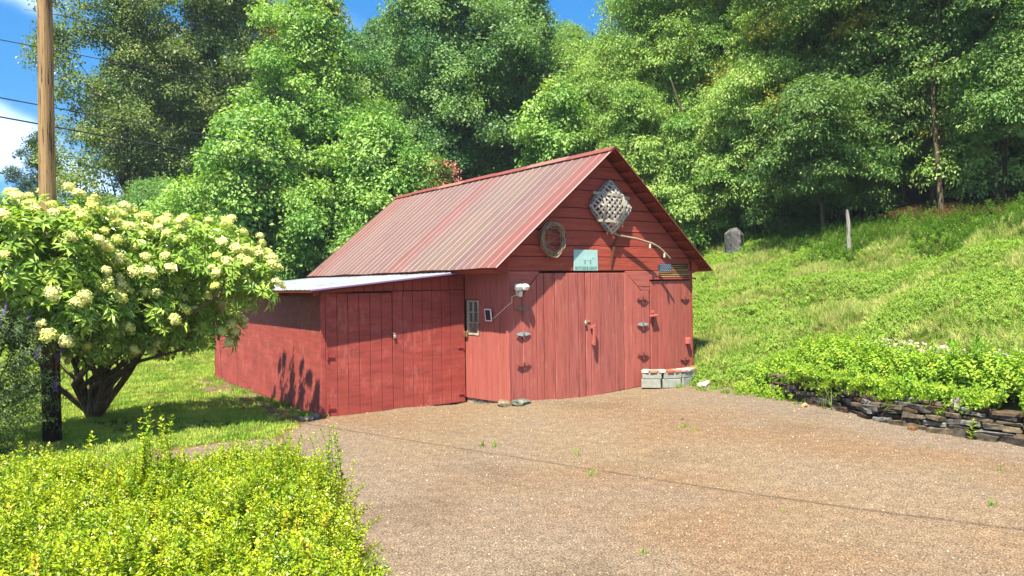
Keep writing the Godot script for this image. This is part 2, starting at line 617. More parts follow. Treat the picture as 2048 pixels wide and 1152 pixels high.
func ground_color(x: float, z: float, patch: FastNoiseLite) -> Color:
	var green := lin(92, 110, 44)
	var straw := lin(140, 130, 84)
	var soil := lin(132, 112, 90)
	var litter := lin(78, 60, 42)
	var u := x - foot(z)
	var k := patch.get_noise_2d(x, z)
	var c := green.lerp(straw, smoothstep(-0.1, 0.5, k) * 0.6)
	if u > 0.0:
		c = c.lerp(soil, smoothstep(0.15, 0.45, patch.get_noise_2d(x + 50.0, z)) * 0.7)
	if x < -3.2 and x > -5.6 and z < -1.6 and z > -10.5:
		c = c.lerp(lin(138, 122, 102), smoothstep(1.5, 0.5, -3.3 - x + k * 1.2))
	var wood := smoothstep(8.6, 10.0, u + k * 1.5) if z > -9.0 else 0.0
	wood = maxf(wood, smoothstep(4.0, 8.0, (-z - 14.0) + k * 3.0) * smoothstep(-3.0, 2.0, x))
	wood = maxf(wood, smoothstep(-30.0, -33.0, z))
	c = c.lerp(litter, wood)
	if z > -2.0 and x < 5.5 and drive_in(x, z) > -0.05:
		c = lin(150, 122, 92)
	return c

func build_ground() -> void:
	var patch := FastNoiseLite.new()
	patch.seed = 9
	patch.frequency = 0.35
	patch.fractal_octaves = 4
	var xs := axis(-14.0, 24.0, 0.35, -420.0, 420.0)
	var zs := axis(-14.0, 15.0, 0.35, -420.0, 300.0)
	var mb := MB.new()
	var P := []
	var N := []
	var C := []
	for z in zs:
		for x in xs:
			var y := hgt(clampf(x, -90, 70), clampf(z, -110, 60))
			if z > -3.0 and z < 40.0 and x < 6.0:
				y -= 0.07 * smoothstep(0.15, 0.5, drive_in(x, z))
			P.append(Vector3(x, y, z))
			N.append(nrm(x, z))
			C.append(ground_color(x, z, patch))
	var w := xs.size()
	for j in zs.size() - 1:
		for i in w - 1:
			var a := j * w + i
			var q := [a, a + 1, a + w + 1, a + w]
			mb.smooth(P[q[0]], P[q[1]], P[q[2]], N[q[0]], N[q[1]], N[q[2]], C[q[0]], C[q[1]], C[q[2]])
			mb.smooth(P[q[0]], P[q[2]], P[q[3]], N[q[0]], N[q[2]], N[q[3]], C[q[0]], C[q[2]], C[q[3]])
	var m: StandardMaterial3D = mat.soil
	m.uv1_triplanar = true
	m.uv1_world_triplanar = true
	m.uv1_scale = Vector3(0.7, 0.7, 0.7)
	tag(obj("ground", mb.mesh(), m), "", "", "", "structure")
	# the gravel drive: its own sheet, with a ragged edge
	mb = MB.new()
	var edge := FastNoiseLite.new()
	edge.seed = 31
	edge.frequency = 0.9
	edge.fractal_octaves = 4
	var tan := lin(152, 143, 124)
	var brown := lin(150, 134, 112)
	var grey := lin(146, 142, 134)
	var dark := lin(112, 102, 88)
	var s := 0.14
	var nx := int(18.0 / s)
	var nzz := int(19.0 / s)
	var pos := []
	var inn := PackedFloat32Array()
	var cc := []
	var nn := []
	for j in nzz + 1:
		for i in nx + 1:
			var x := -12.5 + i * s
			var z := -2.0 + j * s
			var d := drive_in(x, z) + edge.get_noise_2d(x, z) * 0.30
			inn.append(d)
			var rut := patch.get_noise_2d(x * 0.5 + 9.0, z * 0.5)
			var y := hgt(x, z) + 0.012 + edge.get_noise_2d(x * 3.0, z * 3.0) * 0.012
			y -= 0.03 * smoothstep(0.10, 0.0, d)
			pos.append(Vector3(x, y, z))
			nn.append(nrm(x, z))
			var k := patch.get_noise_2d(x * 0.8, z * 0.8)
			var c := tan.lerp(brown, smoothstep(-0.25, 0.35, rut))
			c = c.lerp(grey, smoothstep(-0.1, 0.5, k) * 0.45)
			c = c.lerp(grey, smoothstep(1.3, 0.2, absf(x - foot(z) + 0.5)) * smoothstep(1.5, 3.5, z) * 0.75)
			c = c.lerp(grey, smoothstep(-2.6, -5.0, x) * 0.6)
			c = c.lerp(dark, smoothstep(0.2, 0.6, patch.get_noise_2d(x * 0.9 - 30.0, z * 0.9)) * 0.35)
			cc.append(c)
	for j in nzz:
		for i in nx:
			var a := j * (nx + 1) + i
			if inn[a] + inn[a + 1] + inn[a + nx + 1] + inn[a + nx + 2] < 0.0:
				continue
			var q := [a, a + 1, a + nx + 2, a + nx + 1]
			mb.smooth(pos[q[0]], pos[q[1]], pos[q[2]], nn[q[0]], nn[q[1]], nn[q[2]], cc[q[0]], cc[q[1]], cc[q[2]])
			mb.smooth(pos[q[0]], pos[q[2]], pos[q[3]], nn[q[0]], nn[q[2]], nn[q[3]], cc[q[0]], cc[q[2]], cc[q[3]])
	m = mat.gravel
	m.uv1_triplanar = true
	m.uv1_world_triplanar = true
	m.uv1_scale = Vector3(0.85, 0.85, 0.85)
	tag(obj("driveway", mb.mesh(), m), "", "", "", "structure")
	# loose pebbles
	var st := MB.new()
	box(st, Vector3(1, 0.6, 0.8), 0.28, Color.WHITE)
	st.roughen(0.16, 1.3, 5)
	var xf := []
	var co := PackedColorArray()
	R.seed = 501
	while xf.size() < 42000:
		var dist := 3.5 + 14.0 * pow(R.randf(), 0.8)
		var an := rr(-0.42, 1.62)
		var x := -8.745 + dist * sin(an)
		var z := 12.64 - dist * cos(an)
		if x > 5.2 or z < -1.9 or drive_in(x, z) + edge.get_noise_2d(x, z) * 0.3 < -0.05:
			continue
		if x < -3.4 and z < -1.2:
			continue
		var sc := rr(0.006, 0.013) * (1.0 + 1.2 * pow(R.randf(), 10))
		var b := Basis.from_euler(Vector3(rr(-0.4, 0.4), rr(0, TAU), rr(-0.4, 0.4))).scaled(Vector3.ONE * sc)
		xf.append(Transform3D(b, on(x, z, 0.012 + sc * 0.1)))
		var pick := R.randf()
		var c := lin(160, 140, 110)
		if pick < 0.12:
			c = lin(184, 174, 154)
		elif pick < 0.45:
			c = lin(138, 130, 116)
		elif pick < 0.7:
			c = lin(142, 108, 76)
		elif pick < 0.78:
			c = lin(96, 82, 70)
		co.append(vary(c, 0.2))
	tag(multi("gravel_pebbles", st.mesh(), mat.dark, xf, co), "loose tan, white and brown pebbles strewn over the gravel drive", "gravel", "", "stuff")

# ---------------------------------------------------------------- the barn
var RED := Color()

func clip_roof(ya: float, yb: float) -> Array:
	# a gable board between two heights, under the rake lines
	var px := func(y: float, s: float) -> float:
		return 2.60 + s * minf(2.70 if s < 0.0 else 2.79, (5.235 - y) / 0.842)
	var yt := minf(yb, 5.23)
	return [Vector2(px.call(ya, -1.0), ya), Vector2(px.call(ya, 1.0), ya), Vector2(px.call(yt, 1.0), yt), Vector2(px.call(yt, -1.0), yt)]

func hinge(parent: Node, x: float, y: float, z: float, col: Color, w := 0.19) -> void:
	var mb := MB.new()
	for s in [-1.0, 1.0]:
		var xf := Transform3D(Basis.from_euler(Vector3(-0.3, 0, 0)), Vector3(x, y, z + 0.014))
		slab(mb, [Vector2(s * 0.012, -0.05), Vector2(s * w * 0.55, -0.033), Vector2(s * w, 0.0), Vector2(s * w * 0.55, 0.033), Vector2(s * 0.012, 0.05)], xf, 0.0, 0.008, 0.002, col)
	var o := obj("hinge", mb.mesh(), mat.plain, parent)
	mb = MB.new()
	tube(mb, [Vector3(x, y - 0.055, z + 0.02), Vector3(x, y + 0.05, z + 0.05)], [0.012, 0.012], 8, col)
	obj("hinge_pin", mb.mesh(), mat.plain, parent)

func build_barn() -> void:
	R.seed = 11
	var red := lin(172, 101, 91)
	RED = red
	var shade := lin(160, 80, 70)
	var gred := lin(168, 80, 66)
	var F := Transform3D.IDENTITY                                             # front: x right, y up, z out
	var L := Transform3D(Basis(Vector3(0, 0, 1), Vector3(0, 1, 0), Vector3(-1, 0, 0)), Vector3.ZERO)   # left wall: x = world z, out = -x
	var barn := thing("barn", "old red board barn with rusty metal roof and a lean-to on its left side", "barn")
	var bp := lin(60, 34, 30)
	# --- gable front
	var wall := MB.new()
	slab(wall, [Vector2(0.03, 2.63), Vector2(5.37, 2.63), Vector2(5.37, 2.86), Vector2(2.6, 5.2), Vector2(0.03, 2.94)], F, -0.14, -0.075, 0.0, bp)
	var gable := obj("gable_wall", wall.mesh(), mat.paint, barn)
	var ys := [2.665, 2.97, 3.21, 3.54, 3.80, 4.03, 4.42, 4.70, 4.97, 5.23]
	for i in ys.size() - 1:
		var p := clip_roof(ys[i] + 0.006, ys[i + 1] - 0.007)
		var tilt := rr(0.0, 0.008)
		var c := vary(gred.lerp(shade, 0.3), 0.08)
		board("board", gable, p, F, -0.07, rr(-0.012, 0.002) + tilt, c, 0, 0.008)
	# posts and jambs beside the doors
	var jl := MB.new()
	slab(jl, rect(-0.015, -0.02, 0.025, 2.66), F, -0.12, 0.012, 0.004, red)
	obj("corner_post", jl.mesh(), mat.paint, barn)
	board("jamb_board", barn, rect(0.03, -0.02, 0.306, 2.175), F, -0.06, 0.004, vary(red, 0.05))
	board("head_board", barn, [Vector2(0.03, 2.18), Vector2(0.306, 2.18), Vector2(0.762, 2.625), Vector2(0.762, 2.658), Vector2(0.03, 2.658)], F, -0.06, 0.002, vary(red, 0.05), 0)
	board("head_board", barn, [Vector2(3.205, 2.63), Vector2(3.60, 2.295), Vector2(3.97, 2.295), Vector2(3.97, 2.658), Vector2(3.205, 2.658)], F, -0.06, 0.002, vary(red, 0.05), 0)
	board("head_board", barn, [Vector2(3.607, 2.288), Vector2(3.71, 2.205), Vector2(3.97, 2.205), Vector2(3.97, 2.288)], F, -0.06, 0.0, vary(red, 0.05), 0)
	board("jamb_board", barn, rect(3.712, 0.02, 3.95, 2.198), F, -0.06, 0.004, vary(red, 0.05))
	board("jamb_board", barn, rect(5.352, 0.25, 5.41, 2.66), F, -0.10, 0.012, vary(shade, 0.05))
	board("head_board", barn, rect(3.975, 2.50, 5.348, 2.658), F, -0.06, 0.004, vary(red, 0.05), 0)
	# rail over the narrow door, its end sticking out past the corner
	board("door_rail", barn, rect(3.98, 2.455, 5.52, 2.497), F, -0.05, 0.035, vary(shade, 0.04), 0)
	# --- double doors
	for s in 2:
		var mb := MB.new()
		var xl := [0.318, 0.68, 0.87, 1.16, 1.54, 1.81, 1.994] if s == 0 else [2.016, 2.16, 2.43, 2.87, 3.14, 3.40, 3.70]
		var back := rect(xl[0] + 0.01, 0.05, xl[-1] - 0.01, 2.15)
		slab(mb, back, F, -0.09, -0.066, 0.0, bp)
		var door := obj("door", mb.mesh(), mat.paint, barn)
		door.set_meta("label", "left leaf of the wide plank double doors" if s == 0 else "right leaf of the wide plank double doors, with the wooden handle")
		var ytop := func(x: float) -> float:
			return minf(2.618, minf(2.165 + (x - 0.318) * 0.99, 2.19 + (3.70 - x) * 0.86))
		var ybot := func(x: float) -> float:
			return lerpf(0.0, -0.085, x / 2.0) if x < 2.0 else lerpf(-0.085, 0.02, (x - 2.0) / 1.7)
		for i in xl.size() - 1:
			var x0: float = xl[i] + (0.008 if i > 0 else 0.0)
			var x1: float = xl[i + 1] - 0.008
			var dy := rr(-0.008, 0.012)
			var pts := [Vector2(x0, ybot.call(x0) + dy), Vector2(x1, ybot.call(x1) + dy), Vector2(x1, ytop.call(x1))]
			for kx in [0.762, 3.205]:
				if x0 < kx and x1 > kx:
					pts.append(Vector2(kx, 2.618))
			pts.append(Vector2(x0, ytop.call(x0)))
			board("board", door, pts, F, -0.062, 0.014 + rr(-0.004, 0.004), vary(red, 0.15), 1, 0.006, null, Vector2(0.9, 2.0))
		var silver := lin(112, 120, 124)
		var hx := 0.315 if s == 0 else 3.706
		var hy := [1.90, 1.37, 0.75] if s == 0 else [2.03, 1.43, 0.75]
		for i in 3:
			hinge(door, hx, hy[i], 0.014, silver if i == 1 else (lin(120, 100, 86) if s == 0 and i == 0 else lin(112, 58, 50)))
		if s == 1:
			mb = MB.new()
			box(mb, Vector3(0.07, 0.46, 0.05), 0.012, red, Transform3D(Basis.from_euler(Vector3(0, 0, -0.05)), Vector3(2.17, 1.26, 0.10)))
			box(mb, Vector3(0.06, 0.06, 0.07), 0.008, red, Transform3D(Basis.IDENTITY, Vector3(2.155, 1.43, 0.05)))
			box(mb, Vector3(0.06, 0.06, 0.07), 0.008, red, Transform3D(Basis.IDENTITY, Vector3(2.18, 1.09, 0.05)))
			obj("handle", mb.mesh(), mat.paint, door)
			mb = MB.new()
			box(mb, Vector3(0.16, 0.035, 0.012), 0.003, lin(150, 120, 100), Transform3D(Basis.IDENTITY, Vector3(2.04, 1.56, 0.026)))
			obj("hasp", mb.mesh(), mat.plain, door)
	# --- narrow door on the right
	var nd := MB.new()
	slab(nd, rect(4.0, 0.36, 5.34, 2.40), F, -0.09, -0.066, 0.0, bp)
	var narrow := obj("narrow_door", nd.mesh(), mat.paint, barn)
	var nxs := [3.992, 4.24, 4.52, 4.82, 5.12, 5.347]
	for i in 5:
		var x0: float = nxs[i] + 0.004
		var x1: float = nxs[i + 1] - 0.004
		board("board", narrow, [Vector2(x0, 0.02 + (x0 - 3.99) * 0.24), Vector2(x1, 0.02 + (x1 - 3.99) * 0.24), Vector2(x1, 2.425), Vector2(x0, 2.425)], F, -0.062, 0.006 + rr(-0.003, 0.003), vary(red.lerp(shade, 0.3), 0.08))
	hinge(narrow, 5.13, 2.0, 0.006, lin(112, 58, 50), 0.16)
	hinge(narrow, 5.10, 0.54, 0.006, lin(112, 58, 50), 0.16)
	var bt := MB.new()
	box(bt, Vector3(0.20, 0.045, 0.09), 0.008, red, Transform3D(Basis.from_euler(Vector3(0, 0, 0.1)), Vector3(4.03, 1.62, 0.06)))
	box(bt, Vector3(0.06, 0.07, 0.06), 0.008, red, Transform3D(Basis.IDENTITY, Vector3(4.03, 1.70, 0.03)))
	obj("turn_button", bt.mesh(), mat.paint, narrow)
	bt = MB.new()
	tube(bt, [Vector3(4.0, 1.58, 0.05), Vector3(4.02, 1.44, 0.04), Vector3(4.03, 1.34, 0.025)], [0.012, 0.011, 0.008], 6, lin(70, 40, 38))
	obj("bolt", bt.mesh(), mat.plain, narrow)
	bt = MB.new()
	box(bt, Vector3(0.10, 0.15, 0.10), 0.012, lin(190, 110, 104), Transform3D(Basis.IDENTITY, Vector3(5.19, 0.97, 0.05)))
	obj("knob", bt.mesh(), mat.paint, narrow)
	# --- left wall of the main barn (short stretch in front of the lean-to), with its window
	var lw := MB.new()
	slab(lw, rect(-1.74, -0.06, 0.0 - 0.01, 1.29), L, -0.12, -0.068, 0.0, bp)
	slab(lw, rect(-1.74, 2.07, -0.01, 2.72), L, -0.12, -0.068, 0.0, bp)
	slab(lw, rect(-1.15, 1.29, -0.01, 2.07), L, -0.12, -0.068, 0.0, bp)
	slab(lw, rect(-10.1, -0.1, -1.76, 2.72), L, -0.12, -0.068, 0.0, bp)
	var left := obj("left_wall", lw.mesh(), mat.paint, barn)
	var gz := [-1.722, -1.49, -1.24, -1.04, -0.78, -0.55, -0.33, -0.115, -0.02]
	for i in gz.size() - 1:
		var z0: float = gz[i] + 0.005
		var z1: float = gz[i + 1] - 0.005
		var yb := lerpf(-0.085, -0.02, (z0 + 1.73) / 1.73)
		var c := vary(red, 0.04)
		if z1 < -1.2 and z1 > -1.7:
			board("board", left, rect(z0, yb, z1, 1.285), L, -0.062, 0.004, c)
			board("board", left, rect(z0, 2.075, z1, 2.70), L, -0.062, 0.004, c)
		elif z0 < -1.155 and z1 > -1.155:
			board("board", left, rect(z0, yb, z1, 1.285), L, -0.062, 0.004, c)
			board("board", left, rect(z0, 2.075, z1, 2.70), L, -0.062, 0.004, c)
			board("board", left, rect(-1.15, 1.285, z1, 2.075), L, -0.062, 0.004, c)
		else:
			board("board", left, rect(z0, yb, z1, 2.70), L, -0.062, 0.004, c)
	board("corner_board", barn, rect(-0.10, -0.02, 0.012, 2.66), L, 0.006, 0.028, vary(red, 0.05))
	# window
	var wf := MB.new()
	var white := lin(214, 206, 186)
	for p in [rect(-1.64, 1.30, -1.60, 2.06), rect(-1.20, 1.30, -1.155, 2.06), rect(-1.60, 2.02, -1.20, 2.06), rect(-1.60, 1.30, -1.20, 1.345)]:
		slab(wf, p, L, -0.05, 0.012, 0.004, white)
	var win := obj("window", wf.mesh(), mat.wood, barn)
	wf = MB.new()
	slab(wf, rect(-1.41, 1.345, -1.39, 2.02), L, -0.03, 0.004, 0.002, white)
	for y in [1.56, 1.79]:
		slab(wf, rect(-1.60, y, -1.41, y + 0.02), L, -0.03, 0.002, 0.002, white)
		slab(wf, rect(-1.39, y, -1.20, y + 0.02), L, -0.03, 0.002, 0.002, white)
	obj("muntin", wf.mesh(), mat.wood, win)
	for zz in [[-1.60, -1.41], [-1.39, -1.20]]:
		for yy in [[1.345, 1.56], [1.58, 1.79], [1.81, 2.02]]:
			wf = MB.new()
			slab(wf, rect(zz[0], yy[0], zz[1], yy[1]), L, -0.022, -0.018, 0.0, Color(1, 1, 1))
			obj("pane", wf.mesh(), mat.glass, win)
	wf = MB.new()
	slab(wf, rect(-1.70, 1.25, -1.58, 1.37), L, 0.012, 0.05, 0.01, lin(150, 120, 80))
	obj("sill_block", wf.mesh(), mat.wood, win)
	# foundation under the left wall
	for i in 4:
		var z0 := -1.72 + i * 0.42
		board("foundation_block", left, rect(z0 + 0.004, -0.30, z0 + 0.41, lerpf(-0.09, -0.03, i / 3.0)), L, -0.2, -0.02, vary(lin(170, 168, 160), 0.08), 0, 0.006, mat.stone)
	# right and back walls (plain board walls on the far sides)
	var RW := Transform3D(Basis(Vector3(0, 0, -1), Vector3(0, 1, 0), Vector3(1, 0, 0)), Vector3(5.40, 0, 0))
	var rw := MB.new()
	slab(rw, rect(0.02, -0.1, 10.05, 2.72), RW, -0.12, -0.03, 0.0, bp)
	var right := obj("right_wall", rw.mesh(), mat.paint, barn)
	for i in 40:
		board("board", right, rect(0.02 + i * 0.25 + 0.003, 0.1, 0.02 + (i + 1) * 0.25 - 0.003, 2.70), RW, -0.03, 0.0, vary(red, 0.08))
	var bw := MB.new()
	slab(bw, [Vector2(0.0, -0.3), Vector2(5.40, -0.3), Vector2(5.40, 2.86), Vector2(2.6, 5.2), Vector2(0.0, 2.94)], Transform3D(Basis.IDENTITY, Vector3(0, 0, -10.1)), -0.05, 0.0, 0.0, red)
	obj("back_wall", bw.mesh(), mat.paint, barn)
	# boxed eave ends at the gable corners
	board("eave_end", barn, [Vector2(5.415, 2.60), Vector2(5.70, 2.665), Vector2(5.70, 2.69), Vector2(5.415, 2.925)], F, -0.03, 0.02, lin(176, 84, 60), 0)
	board("eave_end", barn, [Vector2(-0.03, 2.62), Vector2(-0.49, 2.71), Vector2(-0.49, 2.735), Vector2(-0.03, 3.08)], F, -0.03, 0.02, lin(150, 70, 62), 0)
	for s in [[-0.49, -0.03, 2.70, 2.62], [5.415, 5.70, 2.60, 2.665]]:
		var sf := MB.new()
		sf.quad_o(Vector3(s[0], s[2] - 0.004, 0.0), Vector3(s[1], s[3] - 0.004, 0.0), Vector3(s[1], s[3] - 0.004, -10.0), Vector3(s[0], s[2] - 0.004, -10.0), Vector3.DOWN, red, Vector2(0, 0), Vector2(1, 0), Vector2(1, 5), Vector2(0, 5))
		sf.quad_o(Vector3(s[0], s[2] + 0.012, 0.0), Vector3(s[1], s[3] + 0.012, 0.0), Vector3(s[1], s[3] + 0.012, -10.0), Vector3(s[0], s[2] + 0.012, -10.0), Vector3.UP, red)
		obj("soffit", sf.mesh(), mat.paint, barn)
	build_roof(barn)
	build_lean_to(barn, F, L)

# one sheet of ribbed metal: from the high edge line (z0..z1) down the slope
func sheet(a0: Vector3, a1: Vector3, b0: Vector3, b1: Vector3, ribs: Array, rh: float, col: Color, ulen: float) -> ArrayMesh:
	var mb := MB.new()
	var up := (a1 - a0).cross(b0 - a0).normalized()
	if up.y < 0.0:
		up = -up
	var prof := [Vector2(0, 0)]
	for r in ribs:
		prof.append(Vector2(r - 0.035, 0))
		prof.append(Vector2(r - 0.012, rh))
		prof.append(Vector2(r + 0.012, rh))
		prof.append(Vector2(r + 0.035, 0))
	prof.append(Vector2(1, 0))
	var ln := (b0 - a0).length()
	var voff := R.randf()
	var rows := 7
	var flip := R.randf() < 0.5
	var jit := []
	for j in rows + 1:
		jit.append(rr(-0.004, 0.004) - (rr(0.0, 0.012) if j == rows else 0.0))
	for j in rows:
		for i in prof.size() - 1:
			var q := []
			var uv := []
			for k in [[0, 0], [1, 0], [1, 1], [0, 1]]:
				var u: float = prof[i + k[0]].x
				var t := float(j + k[1]) / rows
				var p := a0.lerp(a1, u).lerp(b0.lerp(b1, u), t)
				p += up * (prof[i + k[0]].y + jit[j + k[1]])
				q.append(p)
				uv.append(Vector2(1.0 - u if flip else u, voff + t * ln / ulen))
			mb.quad_o(q[0], q[1], q[2], q[3], up, col, uv[0], uv[1], uv[2], uv[3])
	# underside and edges
	var d := -up * 0.022
	mb.quad_o(a0 + d, a1 + d, b1 + d, b0 + d, -up, lin(150, 62, 46), Vector2(0, 0), Vector2(1, 0), Vector2(1, 1), Vector2(0, 1))
	return mb.mesh()

func build_roof(barn: Node3D) -> void:
	R.seed = 19
	var ridge := Vector2(2.614, 5.345)
	var eaves := [Vector2(-0.541, 2.725), Vector2(5.745, 2.665)]
	var purple := lin(130, 101, 97)
	var redp := lin(136, 84, 76)
	var rust := lin(136, 98, 84)
	var pm := MB.new()
	# purlins, seen from below along the rakes
	for s in 2:
		var e: Vector2 = eaves[s]
		var dir := (e - ridge).normalized()
		var nn := Vector2(dir.y, -dir.x) * (1.0 if s == 0 else -1.0)
		if nn.y > 0:
			nn = -nn
		var ln := (e - ridge).length()
		var n := 13
		for i in n:
			var p := ridge + dir * (0.08 + (ln - 0.16) * i / (n - 1)) + nn * 0.042
			var bs := Basis(Vector3(dir.x, dir.y, 0), Vector3(-nn.x, -nn.y, 0), Vector3(0, 0, 1))
			if bs.determinant() < 0:
				bs.z = -bs.z
			box(pm, Vector3(0.10, 0.035, 10.40), 0.003, vary(lin(150, 66, 48), 0.06), Transform3D(bs, Vector3(p.x, p.y, -4.89)), 2)
	var roof := obj("roof", pm.mesh(), mat.paint, barn)
	var z := 0.34
	var i := 0
	while z > -10.15:
		var w := 0.62
		var z1 := maxf(z - w, -10.22)
		for s in 2:
			var e: Vector2 = eaves[s]
			var c := purple
			if i == 0:
				c = redp
			elif i == 1:
				c = purple.lerp(rust, 0.5)
			elif i in [7, 15, 16]:
				c = purple.lerp(redp, 0.6)
			elif i in [3, 4, 5]:
				c = purple.lerp(lin(132, 116, 102), 0.5)
			c = vary(c, 0.05)
			var sg := 0.010 * sin(i * 1.7)
			var m := sheet(Vector3(ridge.x, ridge.y + 0.005, z + 0.008), Vector3(ridge.x, ridge.y + 0.005, z1), Vector3(e.x, e.y + sg, z + 0.008), Vector3(e.x, e.y + 0.010 * sin((i + 1) * 1.7), z1), [0.05, 0.52], 0.012, c, 2.2)
			obj("roof_sheet", m, mat.roof, roof)
		z = z1
		i += 1
	# rake trim strips
	for s in 2:
		var e: Vector2 = eaves[s]
		var t := MB.new()
		var d2 := (e - ridge).normalized()
		tube(t, [Vector3(ridge.x, ridge.y + 0.004, 0.352), Vector3(e.x + d2.x * 0.01, e.y + d2.y * 0.01, 0.352)], [0.012, 0.012], 6, lin(176, 128, 122) if s == 0 else lin(150, 84, 66))
		obj("rake_trim", t.mesh(), mat.plain, roof)
	# ridge cap in overlapping lengths
	var zc := 0.37
	var k := 0
	while zc > -10.2:
		var l := 1.55
		var c := lin(146, 74, 60) if k % 3 != 1 else lin(168, 116, 100)
		var mb := MB.new()
		var lift := 0.014 + 0.008 * (k % 2) + rr(0, 0.006)
		for s in [-1.0, 1.0]:
			var a := Vector3(ridge.x, ridge.y + lift + 0.02, zc)
			var b := Vector3(ridge.x, ridge.y + lift + 0.02, maxf(zc - l - 0.06, -10.25))
			var off := Vector3(s * 0.15, -0.11, 0)
			var nn := Vector3(s * 0.6, 0.8, 0)
			mb.quad_o(a, b, b + off, a + off, nn, c, Vector2(0, 0), Vector2(0, 0.7), Vector2(0.2, 0.7), Vector2(0.2, 0))
			mb.quad_o(a + Vector3(0, -0.006, 0), b + Vector3(0, -0.006, 0), b + off + Vector3(0, -0.006, 0), a + off + Vector3(0, -0.006, 0), -nn, c)
		obj("ridge_cap", mb.mesh(), mat.roof, roof)
		zc -= l
		k += 1

func build_lean_to(barn: Node3D, F: Transform3D, L: Transform3D) -> void:
	R.seed = 23
	var red := lin(163, 82, 74)
	var bp := lin(60, 34, 30)
	var zf := -1.727
	var xl := -3.298
	var FF := Transform3D(Basis.IDENTITY, Vector3(0, 0, zf))
	var LL := Transform3D(L.basis, Vector3(xl, 0, 0))
	var P := Vector2(2.4, 2.4)
	# front wall
	var ry := func(x: float) -> float:
		return 2.345 + (x + 3.3) * 0.0985
	var mb := MB.new()
	slab(mb, [Vector2(xl + 0.02, 2.0), Vector2(-0.03, 2.0), Vector2(-0.03, ry.call(-0.03) - 0.06), Vector2(xl + 0.02, ry.call(xl) - 0.06)], FF, -0.10, -0.068, 0.0, bp)
	slab(mb, rect(xl + 0.02, -0.15, -3.17, 2.0), FF, -0.10, -0.068, 0.0, bp)
	var front := obj("lean_to_front", mb.mesh(), mat.ply, barn)
	var gx := [-3.285, -3.05, -2.83, -2.61, -2.39, -2.17, -1.95, -1.73, -1.50, -1.28, -1.06, -0.84, -0.62, -0.40, -0.19, -0.012]
	for i in gx.size() - 1:
		var x0: float = gx[i] + 0.005
		var x1: float = gx[i + 1] - 0.005
		board("siding_strip", front, [Vector2(x0, 2.295), Vector2(x1, 2.295), Vector2(x1, ry.call(x1) - 0.035), Vector2(x0, ry.call(x0) - 0.035)], FF, -0.062, 0.0, vary(red, 0.03), 1, 0.004, mat.ply, P, Vector2(0, 0))
	board("corner_board", barn, rect(-3.312, -0.16, -3.222, 2.30), FF, -0.03, 0.004, vary(red, 0.03), 1, 0.004, mat.ply, P, Vector2(0.3, 0))
	# doors of grooved siding
	for s in 2:
		var xs := [-3.215, -2.98, -2.75, -2.51, -2.27, -2.02, -1.775] if s == 0 else [-1.765, -1.53, -1.30, -1.07, -0.84, -0.61, -0.38, -0.02]
		mb = MB.new()
		slab(mb, rect(xs[0] + 0.01, -0.10, xs[-1] - 0.01, 2.25), FF, -0.10, -0.068, 0.0, bp)
		var door := obj("lean_to_door", mb.mesh(), mat.ply, barn)
		door.set_meta("label", "left door of the lean-to, hinged at the outer corner" if s == 0 else "right door of the lean-to, next to the small window")
		for i in xs.size() - 1:
			board("siding_strip", door, rect(xs[i] + (0.005 if i else 0.0), -0.185 + rr(0, 0.006) + (0.02 if s == 0 else 0.0) * i / 6.0, xs[i + 1] - 0.005, 2.255 if s == 0 else 2.28), FF, -0.062, 0.018 if s == 1 else 0.010, vary(red, 0.025), 1, 0.004, mat.ply, P, Vector2(0.37 * s, 0.21 * s))
		var hx := -3.19 if s == 0 else -0.05
		for y in [1.04, 0.02]:
			mb = MB.new()
			box(mb, Vector3(0.035, 0.16, 0.02), 0.005, lin(140, 52, 50), Transform3D(Basis.IDENTITY, Vector3(hx, y, zf + 0.03)))
			box(mb, Vector3(0.15, 0.032, 0.014), 0.004, lin(140, 52, 50), Transform3D(Basis.IDENTITY, Vector3(hx + (0.075 if s == 0 else -0.075), y - 0.02, zf + 0.028)))
			obj("hinge", mb.mesh(), mat.plain, door)
		if s == 0:
			mb = MB.new()
			box(mb, Vector3(0.13, 0.022, 0.014), 0.004, lin(90, 44, 40), Transform3D(Basis.IDENTITY, Vector3(-1.78, 1.425, zf + 0.032)))
			tube(mb, [Vector3(-1.85, 1.40, zf + 0.03), Vector3(-1.85, 1.45, zf + 0.035)], [0.009, 0.009], 6, lin(80, 40, 38))
			obj("hasp", mb.mesh(), mat.plain, door)
	# long side wall
	mb = MB.new()
	slab(mb, rect(-10.1, -0.14, zf - 0.02, 2.24), LL, -0.10, -0.068, 0.0, bp)
	var side := obj("lean_to_side", mb.mesh(), mat.ply, barn)
	var z := zf
	while z > -10.05:
		var z1 := maxf(z - 0.2032, -10.1)
		board("siding_strip", side, rect(z1 + 0.004, -0.165 + rr(0, 0.006), z - 0.004, 2.24), LL, -0.062, 0.0, vary(red, 0.03), 1, 0.004, mat.ply, P, Vector2(0, 0))
		z = z1
	mb = MB.new()
	slab(mb, [Vector2(xl, -0.3), Vector2(-0.02, -0.3), Vector2(-0.02, 2.58), Vector2(xl, 2.26)], Transform3D(Basis.IDENTITY, Vector3(0, 0, -10.1)), -0.03, 0.0, 0.0, red)
	obj("lean_to_back", mb.mesh(), mat.ply, barn)
	# rafters poking out under the low eave
	var rf := MB.new()
	slab(rf, rect(-10.0, 2.24, zf + 0.05, 2.27), LL, -0.06, 0.0, 0.0, red)
	var lroof := obj("lean_to_roof", rf.mesh(), mat.paint, barn)
	var n := 14
